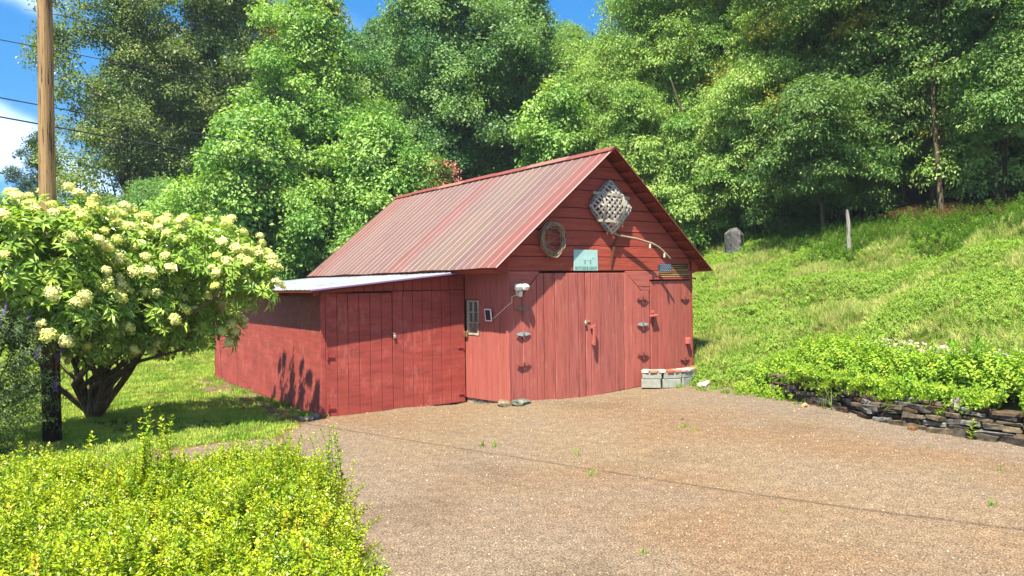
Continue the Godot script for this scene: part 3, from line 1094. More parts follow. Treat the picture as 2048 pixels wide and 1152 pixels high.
	for i in n:
		var zz := zf - 0.04 - i * 0.62
		var b := Basis.from_euler(Vector3(0, 0, atan(0.0985)))
		obj("rafter", box_mesh(Vector3(3.5, 0.11, 0.045), 0.004, vary(lin(150, 84, 56), 0.08), 0), mat.paint, lroof, Transform3D(b, Vector3(-1.72, 2.435, zz)))
	var hi := Vector2(-0.03, 2.700)
	var lo := Vector2(-3.62, 2.346)
	var zz := -1.43
	var k := 0
	while zz > -10.25:
		var z1 := maxf(zz - 0.80, -10.3)
		obj("roof_sheet", sheet(Vector3(hi.x, hi.y, zz + 0.01), Vector3(hi.x, hi.y, z1), Vector3(lo.x, lo.y, zz + 0.01), Vector3(lo.x, lo.y, z1), [0.05, 0.36, 0.68], 0.016, vary(lin(150, 160, 164), 0.09), 2.0), mat.galv, lroof)
		zz = z1
		k += 1
	var fs := MB.new()
	var bb := Basis.from_euler(Vector3(0, 0, atan(0.0985)))
	box(fs, Vector3(3.62, 0.035, 0.02), 0.004, lin(120, 96, 130), Transform3D(bb, Vector3(-1.825, 2.505, -1.425)), 0)
	obj("rake_trim", fs.mesh(), mat.plain, lroof)
	fs = MB.new()
	for i in 45:
		pass
	box(fs, Vector3(0.018, 0.05, 8.85), 0.004, lin(176, 96, 60), Transform3D(Basis.IDENTITY, Vector3(-3.60, 2.315, -5.86)), 2)
	obj("eave_trim", fs.mesh(), mat.paint, lroof)

# ---------------------------------------------------------------- things hung on the barn
func strip(mb: MB, pts: Array, side: Vector3, w: float, th: float, col: Color) -> void:
	# a flat splint following pts; side = direction of its width
	for i in pts.size() - 1:
		var a: Vector3 = pts[i]
		var b: Vector3 = pts[i + 1]
		var s := side.normalized() * w * 0.5
		var n := (b - a).cross(s).normalized()
		if n.z < 0.0:
			n = -n
		var o := n * th
		mb.quad_o(a - s + o, a + s + o, b + s + o, b - s + o, n, col)
		mb.quad_o(a - s, a + s, b + s, b - s, -n, col)
		mb.quad_o(a - s, a - s + o, b - s + o, b - s, -s, col)
		mb.quad_o(a + s, a + s + o, b + s + o, b + s, s, col)

func build_wall_things() -> void:
	R.seed = 29
	# --- tobacco basket
	var O := Vector3(2.735, 4.075, 0.0)
	var U := Vector3(0.66, 0.66, 0.0)
	var V := Vector3(0.70, -0.66, 0.0)
	var bas := thing("basket", "grey woven splint basket hung like a diamond high on the gable", "basket", O)
	var at := func(s: float, t: float, z: float) -> Vector3:
		# corners drawn in a little so that the diamond is rounded
		var c := maxf(0.0, absf(s) + absf(t) - 0.80) * 0.30
		return U * (s * (1.0 - c)) + V * (t * (1.0 - c)) + Vector3(0, 0, z)
	var dome := func(s: float, t: float) -> float:
		return 0.05 + 0.15 * (1.0 - pow(maxf(absf(s), absf(t)) * 2.0, 3.0))
	var grey := lin(206, 204, 200)
	var ring := []
	var rad := []
	for i in 49:
		var th := TAU * i / 48.0
		var d := Vector2(cos(th), sin(th))
		var r := 0.5 / pow(pow(absf(d.x), 5.0) + pow(absf(d.y), 5.0), 0.2)
		ring.append(at.call(d.x * r, d.y * r, 0.06))
		rad.append(0.026)
	var mb := MB.new()
	tube(mb, ring, rad, 6, lin(150, 150, 150), 1.0, false)
	obj("rim", mb.mesh(), mat.wood, bas)
	var N := 9
	for dirn in 2:
		for i in N:
			if (i == 0 or i == N - 1) and dirn == 0:
				pass
			var f := -0.44 + 0.88 * i / (N - 1)
			var pts := []
			for j in range(0, 2 * N + 3):
				var g := -0.49 + 0.98 * j / (2 * N + 2)
				var s := f if dirn == 0 else g
				var t := g if dirn == 0 else f
				var jj := (g + 0.44) / 0.88 * (N - 1)
				var wv := cos(PI * (jj + i + dirn)) * 0.009
				pts.append(at.call(s, t, dome.call(s, t) + wv))
			mb = MB.new()
			strip(mb, pts, U if dirn == 0 else V, 0.048 + rr(-0.007, 0.006), 0.004, vary(grey, 0.16))
			obj("splint", mb.mesh(), mat.wood, bas)
	for q in [[Vector2(-0.52, 0.30), Vector2(0.56, 0.22)], [Vector2(-0.42, -0.30), Vector2(0.36, -0.34)], [Vector2(-0.30, 0.33), Vector2(-0.27, -0.40)], [Vector2(0.30, 0.30), Vector2(0.24, -0.36)]]:
		var pts := []
		for j in 8:
			var p: Vector2 = (q[0] as Vector2).lerp(q[1], j / 7.0)
			# back to basket axes for the dome height
			var s := (p.x / 0.68 + p.y / 0.66) * 0.5
			var t := (p.x / 0.68 - p.y / 0.66) * 0.5
			pts.append(Vector3(p.x, p.y, dome.call(clampf(s, -0.5, 0.5), clampf(t, -0.5, 0.5)) + 0.022))
		var dd: Vector2 = q[1] - q[0]
		mb = MB.new()
		strip(mb, pts, Vector3(-dd.y, dd.x, 0), 0.062, 0.005, vary(lin(192, 190, 178), 0.06))
		obj("binding_splint", mb.mesh(), mat.wood, bas)
	# --- vine wreath
	var wr := thing("wreath", "dry twisted vine wreath hung under the left slope of the gable", "wreath", Vector3(1.07, 3.33, 0.05))
	for i in 15:
		var pts := []
		var rd := []
		var rx := rr(0.24, 0.32)
		var ry := rr(0.28, 0.38)
		var ph := rr(0, TAU)
		var wob := rr(2, 5)
		var span := rr(0.7, 1.0) if i > 5 else 1.0
		for j in 27:
			var th := ph + TAU * span * j / 26.0
			var k := 1.0 + 0.07 * sin(th * wob + ph)
			pts.append(Vector3(cos(th) * rx * k, sin(th) * ry * k, 0.04 + 0.05 * sin(th * 3.0 + ph * 2.0)))
			rd.append(rr(0.008, 0.013))
		mb = MB.new()
		tube(mb, pts, rd, 5, vary(lin(196, 178, 150), 0.18), 1.0)
		obj("vine", mb.mesh(), mat.wood, wr)
	for i in 8:
		var a := rr(0, TAU)
		var b := a + rr(1.6, 3.6)
		var pts := []
		for j in 6:
			var p := Vector2(cos(a) * 0.27, sin(a) * 0.32).lerp(Vector2(cos(b) * 0.27, sin(b) * 0.32), j / 5.0)
			pts.append(Vector3(p.x + rr(-0.015, 0.015), p.y + rr(-0.015, 0.015), 0.08 + rr(-0.02, 0.03)))
		mb = MB.new()
		tube(mb, pts, [0.006, 0.006, 0.005, 0.005, 0.005, 0.004], 5, vary(lin(184, 166, 142), 0.15))
		obj("vine", mb.mesh(), mat.wood, wr)
	mb = MB.new()
	tube(mb, [Vector3(-0.10, -0.30, 0.06), Vector3(-0.16, -0.36, 0.07), Vector3(-0.17, -0.46, 0.06)], [0.006, 0.005, 0.003], 5, lin(180, 160, 130))
	tube(mb, [Vector3(0.29, 0.0, 0.06), Vector3(0.38, 0.03, 0.08), Vector3(0.46, 0.02, 0.06)], [0.005, 0.004, 0.003], 5, lin(180, 160, 130))
	obj("loose_end", mb.mesh(), mat.wood, wr)
	# --- sign
	var sg := thing("shop_sign", "pale blue-green metal sign reading BUTCHER SHOP above the double doors", "sign", Vector3(2.03, 2.895, 0.012))
	mb = MB.new()
	slab(mb, [Vector2(-0.345, -0.225), Vector2(0.345, -0.225), Vector2(0.335, 0.225), Vector2(-0.342, 0.228)], Transform3D.IDENTITY, 0.0, 0.008, 0.002, lin(150, 186, 184))
	obj("panel", mb.mesh(), mat.gloss, sg)
	lettering("BUTCHER SHOP", sg, Vector3(0, -0.175, 0.009), 0.62, 0.07, lin(62, 92, 76), "Droid Serif")
	# faint standing animals
	mb = MB.new()
	for an in [[0.05, 0.95]]:
		var q := Transform3D(Basis.IDENTITY.scaled(Vector3(an[1], an[1], 1)), Vector3(an[0], 0.0, 0.009))
		slab(mb, [Vector2(-0.13, 0.0), Vector2(0.10, 0.0), Vector2(0.14, 0.05), Vector2(0.10, 0.10), Vector2(-0.10, 0.10), Vector2(-0.14, 0.05)], q, 0.0, 0.0015, 0.0, lin(158, 192, 190))
		slab(mb, [Vector2(0.11, 0.06), Vector2(0.19, 0.04), Vector2(0.20, 0.08), Vector2(0.13, 0.14)], q, 0.0, 0.0025, 0.0, lin(156, 190, 188))
		for lx in [-0.10, 0.07]:
			slab(mb, rect(lx, -0.09, lx + 0.03, 0.0), q, 0.0, 0.0015, 0.0, lin(96, 128, 126))
	obj("animal_print", mb.mesh(), mat.gloss, sg)
	# --- wooden flag
	var fl := thing("wooden_flag", "weathered slat flag with blue star corner over the narrow door", "flag", Vector3(4.75, 2.655, 0.012))
	var wdt := 1.0
	var hh := 0.335
	for i in 13:
		var y0 := hh * 0.5 - hh * (i + 1) / 13.0
		var x0 := -wdt * 0.5 + (0.42 if i < 7 else 0.0)
		mb = MB.new()
		slab(mb, rect(x0, y0 + 0.0012, wdt * 0.5 + rr(-0.008, 0.008), y0 + hh / 13.0 - 0.0012), Transform3D.IDENTITY, 0.0, 0.022, 0.003, vary(lin(104, 62, 46) if i % 2 == 0 else lin(196, 160, 112), 0.12), 0, Vector2(0.5, 2.0), Vector2(R.randf(), R.randf()))
		obj("slat", mb.mesh(), mat.wood, fl)
	mb = MB.new()
	slab(mb, rect(-0.5, -hh * 0.5 + hh * 6.0 / 13.0 + 0.002, -0.084, hh * 0.5), Transform3D.IDENTITY, 0.0, 0.024, 0.003, lin(48, 84, 116), 0)
	var can := obj("star_field", mb.mesh(), mat.wood, fl)
	for r in 5:
		for q in 6 - (r % 2):
			mb = MB.new()
			var cx := -0.465 + q * 0.068 + (0.034 if r % 2 == 1 else 0.0)
			var cy := 0.147 - r * 0.034
			for k in 5:
				var a0 := PI * 0.5 + TAU * k / 5.0
				var tip := Vector3(cx + cos(a0) * 0.014, cy + sin(a0) * 0.014, 0.0262)
				var l := Vector3(cx + cos(a0 + 0.63) * 0.006, cy + sin(a0 + 0.63) * 0.006, 0.0262)
				var rt := Vector3(cx + cos(a0 - 0.63) * 0.006, cy + sin(a0 - 0.63) * 0.006, 0.0262)
				mb.tri_o(tip, l, rt, Vector3.BACK, lin(220, 222, 220))
				mb.tri_o(Vector3(cx, cy, 0.0262), l, rt, Vector3.BACK, lin(220, 222, 220))
			obj("star", mb.mesh(), mat.plain, can)
	# --- scythe
	var sc := thing("scythe", "old scythe with curved grey wooden handle hung below the basket", "scythe", Vector3(2.95, 3.42, 0.0))
	mb = MB.new()
	tube(mb, [Vector3(-0.06, 0.05, 0.05), Vector3(0.08, 0.02, 0.09), Vector3(0.46, -0.03, 0.14), Vector3(0.90, -0.13, 0.20), Vector3(1.10, -0.22, 0.235), Vector3(1.24, -0.33, 0.26), Vector3(1.42, -0.48, 0.28)], [0.022, 0.024, 0.024, 0.022, 0.022, 0.021, 0.016], 8, lin(186, 172, 150))
	obj("handle", mb.mesh(), mat.wood, sc)
	for p in [[Vector3(0.86, -0.12, 0.19), Vector3(0.83, -0.25, 0.22)], [Vector3(1.25, -0.34, 0.26), Vector3(1.22, -0.46, 0.29)]]:
		mb = MB.new()
		tube(mb, [p[0], (p[0] as Vector3).lerp(p[1], 0.2), (p[0] as Vector3).lerp(p[1], 0.8), p[1]], [0.014, 0.02, 0.026, 0.022], 8, lin(214, 204, 192))
		obj("grip", mb.mesh(), mat.wood, sc)
	mb = MB.new()
	var bl := [Vector3(-0.02, 0.04, 0.05), Vector3(-0.13, -0.20, 0.045), Vector3(-0.20, -0.45, 0.04), Vector3(-0.225, -0.70, 0.035)]
	for i in 3:
		var a: Vector3 = bl[i]
		var b: Vector3 = bl[i + 1]
		var wa := [0.05, 0.06, 0.05, 0.008][i] as float
		var wb := [0.05, 0.06, 0.05, 0.008][i + 1] as float
		mb.quad_o(a, b, b + Vector3(wb, 0.01, 0.006), a + Vector3(wa, 0.01, 0.006), Vector3.BACK, lin(122, 84, 66))
		mb.quad_o(a - Vector3(0, 0, 0.008), b - Vector3(0, 0, 0.008), b + Vector3(wb, 0.01, -0.002), a + Vector3(wa, 0.01, -0.002), Vector3.FORWARD, lin(122, 84, 66))
		mb.quad_o(a, b, b - Vector3(0, 0, 0.008), a - Vector3(0, 0, 0.008), Vector3.LEFT, lin(122, 84, 66))
		mb.quad_o(a + Vector3(wa, 0.01, 0.006), b + Vector3(wb, 0.01, 0.006), b + Vector3(wb, 0.01, -0.002), a + Vector3(wa, 0.01, -0.002), Vector3.RIGHT, lin(122, 84, 66))
	obj("blade", mb.mesh(), mat.wood, sc)
	# --- floodlight
	var fd := thing("floodlight", "white two-headed security light on the left door post", "lamp", Vector3(0.20, 2.20, 0.006))
	var wh := lin(206, 206, 198)
	mb = MB.new()
	box(mb, Vector3(0.10, 0.13, 0.05), 0.01, wh, Transform3D(Basis.IDENTITY, Vector3(0, 0.02, 0.025)))
	obj("mount", mb.mesh(), mat.gloss, fd)
	mb = MB.new()
	box(mb, Vector3(0.085, 0.12, 0.08), 0.016, wh, Transform3D(Basis.from_euler(Vector3(0.3, 0, 0)), Vector3(0, 0.0, 0.10)))
	obj("motion_sensor", mb.mesh(), mat.gloss, fd)
	for s in [-1.0, 1.0]:
		var hb := Basis.from_euler(Vector3(0.55, s * 0.35, 0))
		var hxf := Transform3D(hb, Vector3(s * 0.085, 0.135, 0.16))
		mb = MB.new()
		box(mb, Vector3(0.155, 0.115, 0.10), 0.02, wh, hxf)
		for k in 4:
			box(mb, Vector3(0.012, 0.10, 0.03), 0.002, lin(180, 180, 176), hxf * Transform3D(Basis.IDENTITY, Vector3(-0.055 + 0.036 * k, 0, -0.062)))
		var head := obj("lamp_head", mb.mesh(), mat.gloss, fd)
		mb = MB.new()
		box(mb, Vector3(0.125, 0.085, 0.006), 0.002, lin(226, 226, 214), hxf * Transform3D(Basis.IDENTITY, Vector3(0, 0, 0.052)))
		obj("lens", mb.mesh(), mat.gloss, head)
		mb = MB.new()
		tube(mb, [Vector3(s * 0.02, 0.06, 0.05), Vector3(s * 0.06, 0.11, 0.11)], [0.018, 0.018], 8, wh)
		obj("arm", mb.mesh(), mat.gloss, fd)
	# --- solar panel with its lead
	var so := thing("solar_panel", "small square solar panel with white frame on the wall beside the window", "solar panel", Vector3(-0.03, 1.76, -0.69))
	mb = MB.new()
	var pb := Basis.from_euler(Vector3(0, 0, 0.10))
	for q in [[Vector3(0.025, 0.26, 0.022), Vector3(-0.035, 0, 0.109)], [Vector3(0.025, 0.26, 0.022), Vector3(-0.035, 0, -0.109)], [Vector3(0.025, 0.022, 0.196), Vector3(-0.035, 0.119, 0)], [Vector3(0.025, 0.022, 0.196), Vector3(-0.035, -0.119, 0)]]:
		box(mb, q[0], 0.006, lin(226, 226, 224), Transform3D(pb, pb * q[1]))
	obj("frame", mb.mesh(), mat.gloss, so)
	mb = MB.new()
	box(mb, Vector3(0.014, 0.22, 0.20), 0.002, lin(62, 44, 58), Transform3D(pb, pb * Vector3(-0.036, 0, 0)))
	obj("cell", mb.mesh(), mat.gloss, so)
	mb = MB.new()
	tube(mb, [Vector3(0.028, 0, 0), Vector3(-0.03, 0, 0)], [0.02, 0.02], 8, lin(200, 200, 196))
	obj("bracket", mb.mesh(), mat.gloss, so)
	mb = MB.new()
	tube(mb, [Vector3(-0.035, 1.68, -0.58), Vector3(-0.05, 1.70, -0.50), Vector3(-0.05, 1.80, -0.30), Vector3(-0.05, 1.93, -0.06), Vector3(-0.03, 2.0, 0.05), Vector3(0.03, 2.02, 0.04), Vector3(0.04, 2.08, 0.035), Vector3(0.04, 2.14, 0.035), Vector3(0.12, 2.17, 0.04), Vector3(0.17, 2.17, 0.05)], [0.006, 0.006, 0.006, 0.006, 0.006, 0.006, 0.006, 0.006, 0.006, 0.006], 6, lin(214, 206, 200))
	tag(obj("cable", mb.mesh(), mat.plain), "thin white lead looping from the solar panel up to the security light", "cable")
	# --- padlocks
	padlock("padlock", "small steel padlock on the hasp of the lean-to doors", Vector3(-1.735, 1.345, -1.685), lin(206, 204, 200))
	padlock("padlock", "little padlock where the big plank doors meet, by the handle", Vector3(1.985, 1.52, 0.045), lin(184, 170, 156))

func padlock(called: String, label: String, at: Vector3, col: Color) -> void:
	var p := thing(called, label, "padlock", at)
	var mb := MB.new()
	box(mb, Vector3(0.055, 0.065, 0.024), 0.008, col)
	obj("lock_body", mb.mesh(), mat.metal, p)
	mb = MB.new()
	var pts := []
	var rd := []
	for i in 9:
		var th := PI * i / 8.0
		pts.append(Vector3(cos(th) * 0.018, 0.045 + sin(th) * 0.022, 0))
		rd.append(0.005)
	pts.push_front(Vector3(0.018, 0.03, 0)); rd.append(0.005)
	pts.append(Vector3(-0.018, 0.03, 0)); rd.append(0.005)
	tube(mb, pts, rd, 6, lin(190, 190, 190))
	obj("shackle", mb.mesh(), mat.metal, p)

func lettering(text: String, parent: Node, at: Vector3, width: float, height: float, col: Color, font: String) -> void:
	var tm := TextMesh.new()
	var sf := SystemFont.new()
	sf.font_names = PackedStringArray([font])
	sf.font_weight = 700
	tm.font = sf
	tm.text = text
	tm.font_size = 64
	tm.pixel_size = 0.001
	tm.depth = 0.002
	var bb := tm.get_aabb()
	var m := StandardMaterial3D.new()
	m.albedo_color = col.linear_to_srgb()
	m.roughness = 0.7
	var s := Vector3(width / maxf(bb.size.x, 0.001), height / maxf(bb.size.y, 0.001), 1.0)
	var o := obj("lettering", tm, m, parent, Transform3D(Basis.IDENTITY.scaled(s), at - Vector3((bb.position.x + bb.size.x * 0.5) * s.x, (bb.position.y + bb.size.y * 0.5) * s.y, 0)))

# ---------------------------------------------------------------- foliage building blocks
func leaf(mb: MB, base: Vector3, dir: Vector3, nor: Vector3, ln: float, wd: float, col: Color, fold := 0.15) -> void:
	var side := dir.cross(nor).normalized()
	var n := side.cross(dir).normalized()
	var mid := base + dir * ln * 0.45 - n * ln * 0.03
	var tip := base + dir * ln - n * ln * fold
	var l := mid - side * wd * 0.5 + n * wd * 0.18
	var r := mid + side * wd * 0.5 + n * wd * 0.18
	mb.tri_o(base, l, tip, n, col)
	mb.tri_o(base, tip, r, n, col)

# a clump of loose leaves
func clump(n: int, rad: float, ln: float, wd: float, flat: float, droop: float, sd: int, hue := 0.25) -> ArrayMesh:
	R.seed = sd
	var mb := MB.new()
	for i in n:
		var p := Vector3(rr(-1, 1), rr(-1, 1), rr(-1, 1))
		while p.length() > 1.0:
			p = Vector3(rr(-1, 1), rr(-1, 1), rr(-1, 1))
		var q := Vector3(p.x, p.y * flat, p.z) * rad
		var out := Vector3(p.x + rr(-0.5, 0.5), rr(-0.6, 0.35) - droop, p.z + rr(-0.5, 0.5)).normalized()
		var nor := Vector3(rr(-0.75, 0.75), 1.0, rr(-0.75, 0.75)).normalized()
		nor = (nor - out * nor.dot(out)).normalized()
		var k := rr(1.0 - hue, 1.0 + hue)
		var s := rr(0.7, 1.25)
		leaf(mb, q, out, nor, ln * s, wd * s, Color(k * rr(0.85, 1.2), k, k * rr(0.8, 1.1)))
	return mb.mesh()

# a stem carrying paired leaves
func sprig(hgt_: float, pairs: int, ln: float, wd: float, lean: float, sd: int, top := true, stemcol := Color(0.25, 0.3, 0.1), upf := 0.5) -> ArrayMesh:
	R.seed = sd
	var mb := MB.new()
	var tip := Vector3(lean * hgt_, hgt_, 0)
	tube(mb, [Vector3.ZERO, tip * 0.5 + Vector3(-lean * 0.1 * hgt_, 0, 0), tip], [wd * 0.10, wd * 0.08, wd * 0.05], 3, stemcol, 1.0, false)
	for i in pairs:
		var f := (i + 0.6) / pairs
		var base := tip * f
		var a0 := i * 1.9 + rr(-0.3, 0.3)
		for s in 2:
			var a := a0 + s * PI
			var dir := Vector3(cos(a), upf + rr(-0.25, 0.25), sin(a)).normalized()
			var nor := Vector3(-cos(a) * 0.6, 1, -sin(a) * 0.6).normalized()
			var k := rr(0.75, 1.2)
			var sz := (1.15 - 0.45 * f) * rr(0.8, 1.15)
			leaf(mb, base, dir, nor, ln * sz, wd * sz, Color(k * rr(0.9, 1.15), k, k * rr(0.7, 1.1)), 0.1)
	if top:
		for i in 3:
			var a := TAU * i / 3.0
			leaf(mb, tip, Vector3(cos(a), 1.3, sin(a)).normalized(), Vector3(-cos(a), 1, -sin(a)).normalized(), ln * 0.6, wd * 0.6, Color(1.35, 1.2, 0.8), 0.0)
	return mb.mesh()

func place(p: Vector3, sc: float, tilt := 0.35, upv := Vector3.UP) -> Transform3D:
	var b := Basis(Vector3.UP, rr(0, TAU))
	b = Basis.from_euler(Vector3(rr(-tilt, tilt), 0, rr(-tilt, tilt))) * b
	if upv != Vector3.UP:
		var ax := Vector3.UP.cross(upv)
		if ax.length() > 0.001:
			b = Basis(ax.normalized(), Vector3.UP.angle_to(upv)) * b
	return Transform3D(b.scaled(Vector3.ONE * sc), p)

# ---------------------------------------------------------------- trees
var CL := {}

func tree(called: String, label: String, x: float, z: float, h: float, r: float, kind: String, low: float, sd: int, lean := Vector2.ZERO, dens := 1.0, cat := "tree") -> void:
	R.seed = sd
	var base := on(x, z, -0.1)
	var t := thing(called, label, cat, base, "trees at the wood's edge")
	var K: Dictionary = {
		"dark": {"m": "broad", "a": lin(92, 116, 66), "b": lin(130, 148, 84), "bark": lin(112, 104, 92), "prof": 0.55, "flat": 0.6},
		"poplar": {"m": "broad", "a": lin(82, 124, 78), "b": lin(126, 160, 98), "bark": lin(96, 90, 80), "prof": 0.5, "flat": 0.65},
		"light": {"m": "broad", "a": lin(108, 152, 74), "b": lin(154, 188, 102), "bark": lin(100, 90, 76), "prof": 0.35, "flat": 0.5},
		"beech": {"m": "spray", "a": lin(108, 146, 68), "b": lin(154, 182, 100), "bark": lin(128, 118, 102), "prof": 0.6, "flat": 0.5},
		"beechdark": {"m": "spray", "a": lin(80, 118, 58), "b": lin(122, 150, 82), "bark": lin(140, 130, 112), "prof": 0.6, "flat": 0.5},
		"fine": {"m": "fine", "a": lin(104, 144, 78), "b": lin(140, 172, 100), "bark": lin(90, 80, 66), "prof": 0.5, "flat": 0.7},
		"hemlock": {"m": "fine", "a": lin(46, 78, 44), "b": lin(70, 98, 52), "bark": lin(80, 68, 56), "prof": 0.12, "flat": 0.4},
		"pink": {"m": "fine", "a": lin(96, 120, 50), "b": lin(120, 130, 60), "bark": lin(90, 80, 66), "prof": 0.5, "flat": 0.6},
	}[kind]
	# trunk
	var mb := MB.new()
	var tr := clampf(h * 0.014, 0.07, 0.26)
	var pts := []
	var rad := []
	var sway := Vector2(rr(-0.3, 0.3), rr(-0.3, 0.3))
	for i in 9:
		var f := i / 8.0
		var o := lean * f * h + sway * sin(f * 3.0) * (h / 14.0)
		pts.append(Vector3(o.x, f * h * 0.94, o.y))
		rad.append(tr * (1.0 - f * 0.9) * (1.35 if i == 0 else 1.0))
	tube(mb, pts, rad, 8, K.bark, 1.5)
	var xf := []
	var co := PackedColorArray()
	var p1 := rr(0, TAU)
	var p2 := rr(0, TAU)
	var p3 := rr(0, TAU)
	var pads := int(clampf(30.0 + r * h * 1.5, 30, 130) * dens)
	var y0 := h * low
	for i in pads:
		var f := (i + R.randf()) / pads
		f = pow(f, 0.85)
		var y := lerpf(y0, h, f)
		# crown outline: widest low for "light" trees, rounder otherwise
		var pr: float
		var pk: float = K.prof
		if f < pk:
			pr = 0.72 + 0.28 * sin(f / pk * PI * 0.5)
		else:
			pr = sqrt(maxf(0.02, 1.0 - pow((f - pk) / (1.0 - pk), 1.7)))
		var an := i * 2.39996 + rr(-0.5, 0.5)
		var rr0 := 0.80 * r * pr * sqrt(rr(0.12, 1.0)) * rr(0.75, 1.2)
		rr0 *= 1.0 + 0.30 * sin(2.0 * an + p1 + f * 6.0) + 0.22 * sin(3.0 * an + p2 - f * 10.0) + 0.16 * sin(f * 19.0 + p3)
		var ti := clampi(int(y / (h * 0.94) * 8.0), 0, 8)
		var tc: Vector3 = pts[ti]
		var c := Vector3(tc.x + cos(an) * rr0, y, tc.z + sin(an) * rr0)
		var pad := r * rr(0.13, 0.32)
		y = minf(y + rr(-0.05, 0.05) * h, h - pad * 0.6 - rr(0.0, 0.08) * h)
		if R.randf() < 0.6:
			var s: Vector3 = pts[maxi(ti - 1, 0)]
			var mid := s.lerp(c, 0.5) + Vector3(0, -0.06 * rr0, 0)
			tube(mb, [s, mid, c], [maxf(0.016, rad[ti] * 0.45), maxf(0.012, rad[ti] * 0.28), 0.008], 4, K.bark, 1.5, false)
		var tint: Color = (K.a as Color).lerp(K.b, clampf(rr(-0.1, 1.1), 0, 1))
		if R.randf() < 0.02:
			tint = tint.lerp(lin(176, 160, 60), 0.5)
		var n := int((11.0 + pad * pad * 16.0) * dens)
		for j in n:
			var d := Vector3(rr(-1, 1), rr(-1, 1), rr(-1, 1))
			if d.length() > 1.0:
				d = d.normalized() * rr(0.6, 1.0)
			if d.y < -0.3:
				d.y *= 0.5
			if R.randf() < 0.16:
				d *= rr(1.05, 1.65)
			var p := c + Vector3(d.x, d.y * K.flat, d.z) * pad
			if kind.begins_with("beech"):
				p.y -= 0.25 * Vector2(d.x, d.z).length() * pad
			if p.y < 0.15:
				continue
			var ow := Vector3(p.x - tc.x, 0, p.z - tc.z).normalized() * 0.45 + Vector3(d.x, 0, d.z) * 0.25
			xf.append(place(p, rr(0.7, 1.2), 0.4, (ow + Vector3.UP).normalized()))
			co.append(vary(tint, 0.15))
	if kind == "dark":
		for i in 26:
			var ti := 2 + R.randi() % 6
			var s: Vector3 = pts[ti]
			var a := rr(0, TAU)
			var e := s + Vector3(cos(a), rr(-0.1, 0.5), sin(a)) * r * rr(0.7, 1.05)
			var m := s.lerp(e, 0.6) + Vector3(0, 0.2, 0)
			tube(mb, [s, m, e], [0.05, 0.03, 0.01], 4, lin(150, 140, 128), 1.5, false)
			for k in 3:
				tube(mb, [m, m + Vector3(rr(-0.7, 0.7), rr(-0.3, 0.7), rr(-0.7, 0.7))], [0.02, 0.008], 3, lin(160, 150, 138), 1.5, false)
	obj("trunk", mb.mesh(), mat.bark, t)
	multi("crown", CL[K.m], mat.leaf, xf, co, t)
	if kind == "pink":
		var fx := []
		var fc := PackedColorArray()
		for i in 36:
			var p := Vector3(rr(-1, 1) * r * 0.8, h * rr(0.6, 1.0), rr(-1, 1) * r)
			fx.append(place(p, rr(0.6, 1.0)))
			fc.append(vary(lin(226, 140, 140), 0.15))
		multi("blossom", CL.fine, mat.petal, fx, fc, t)

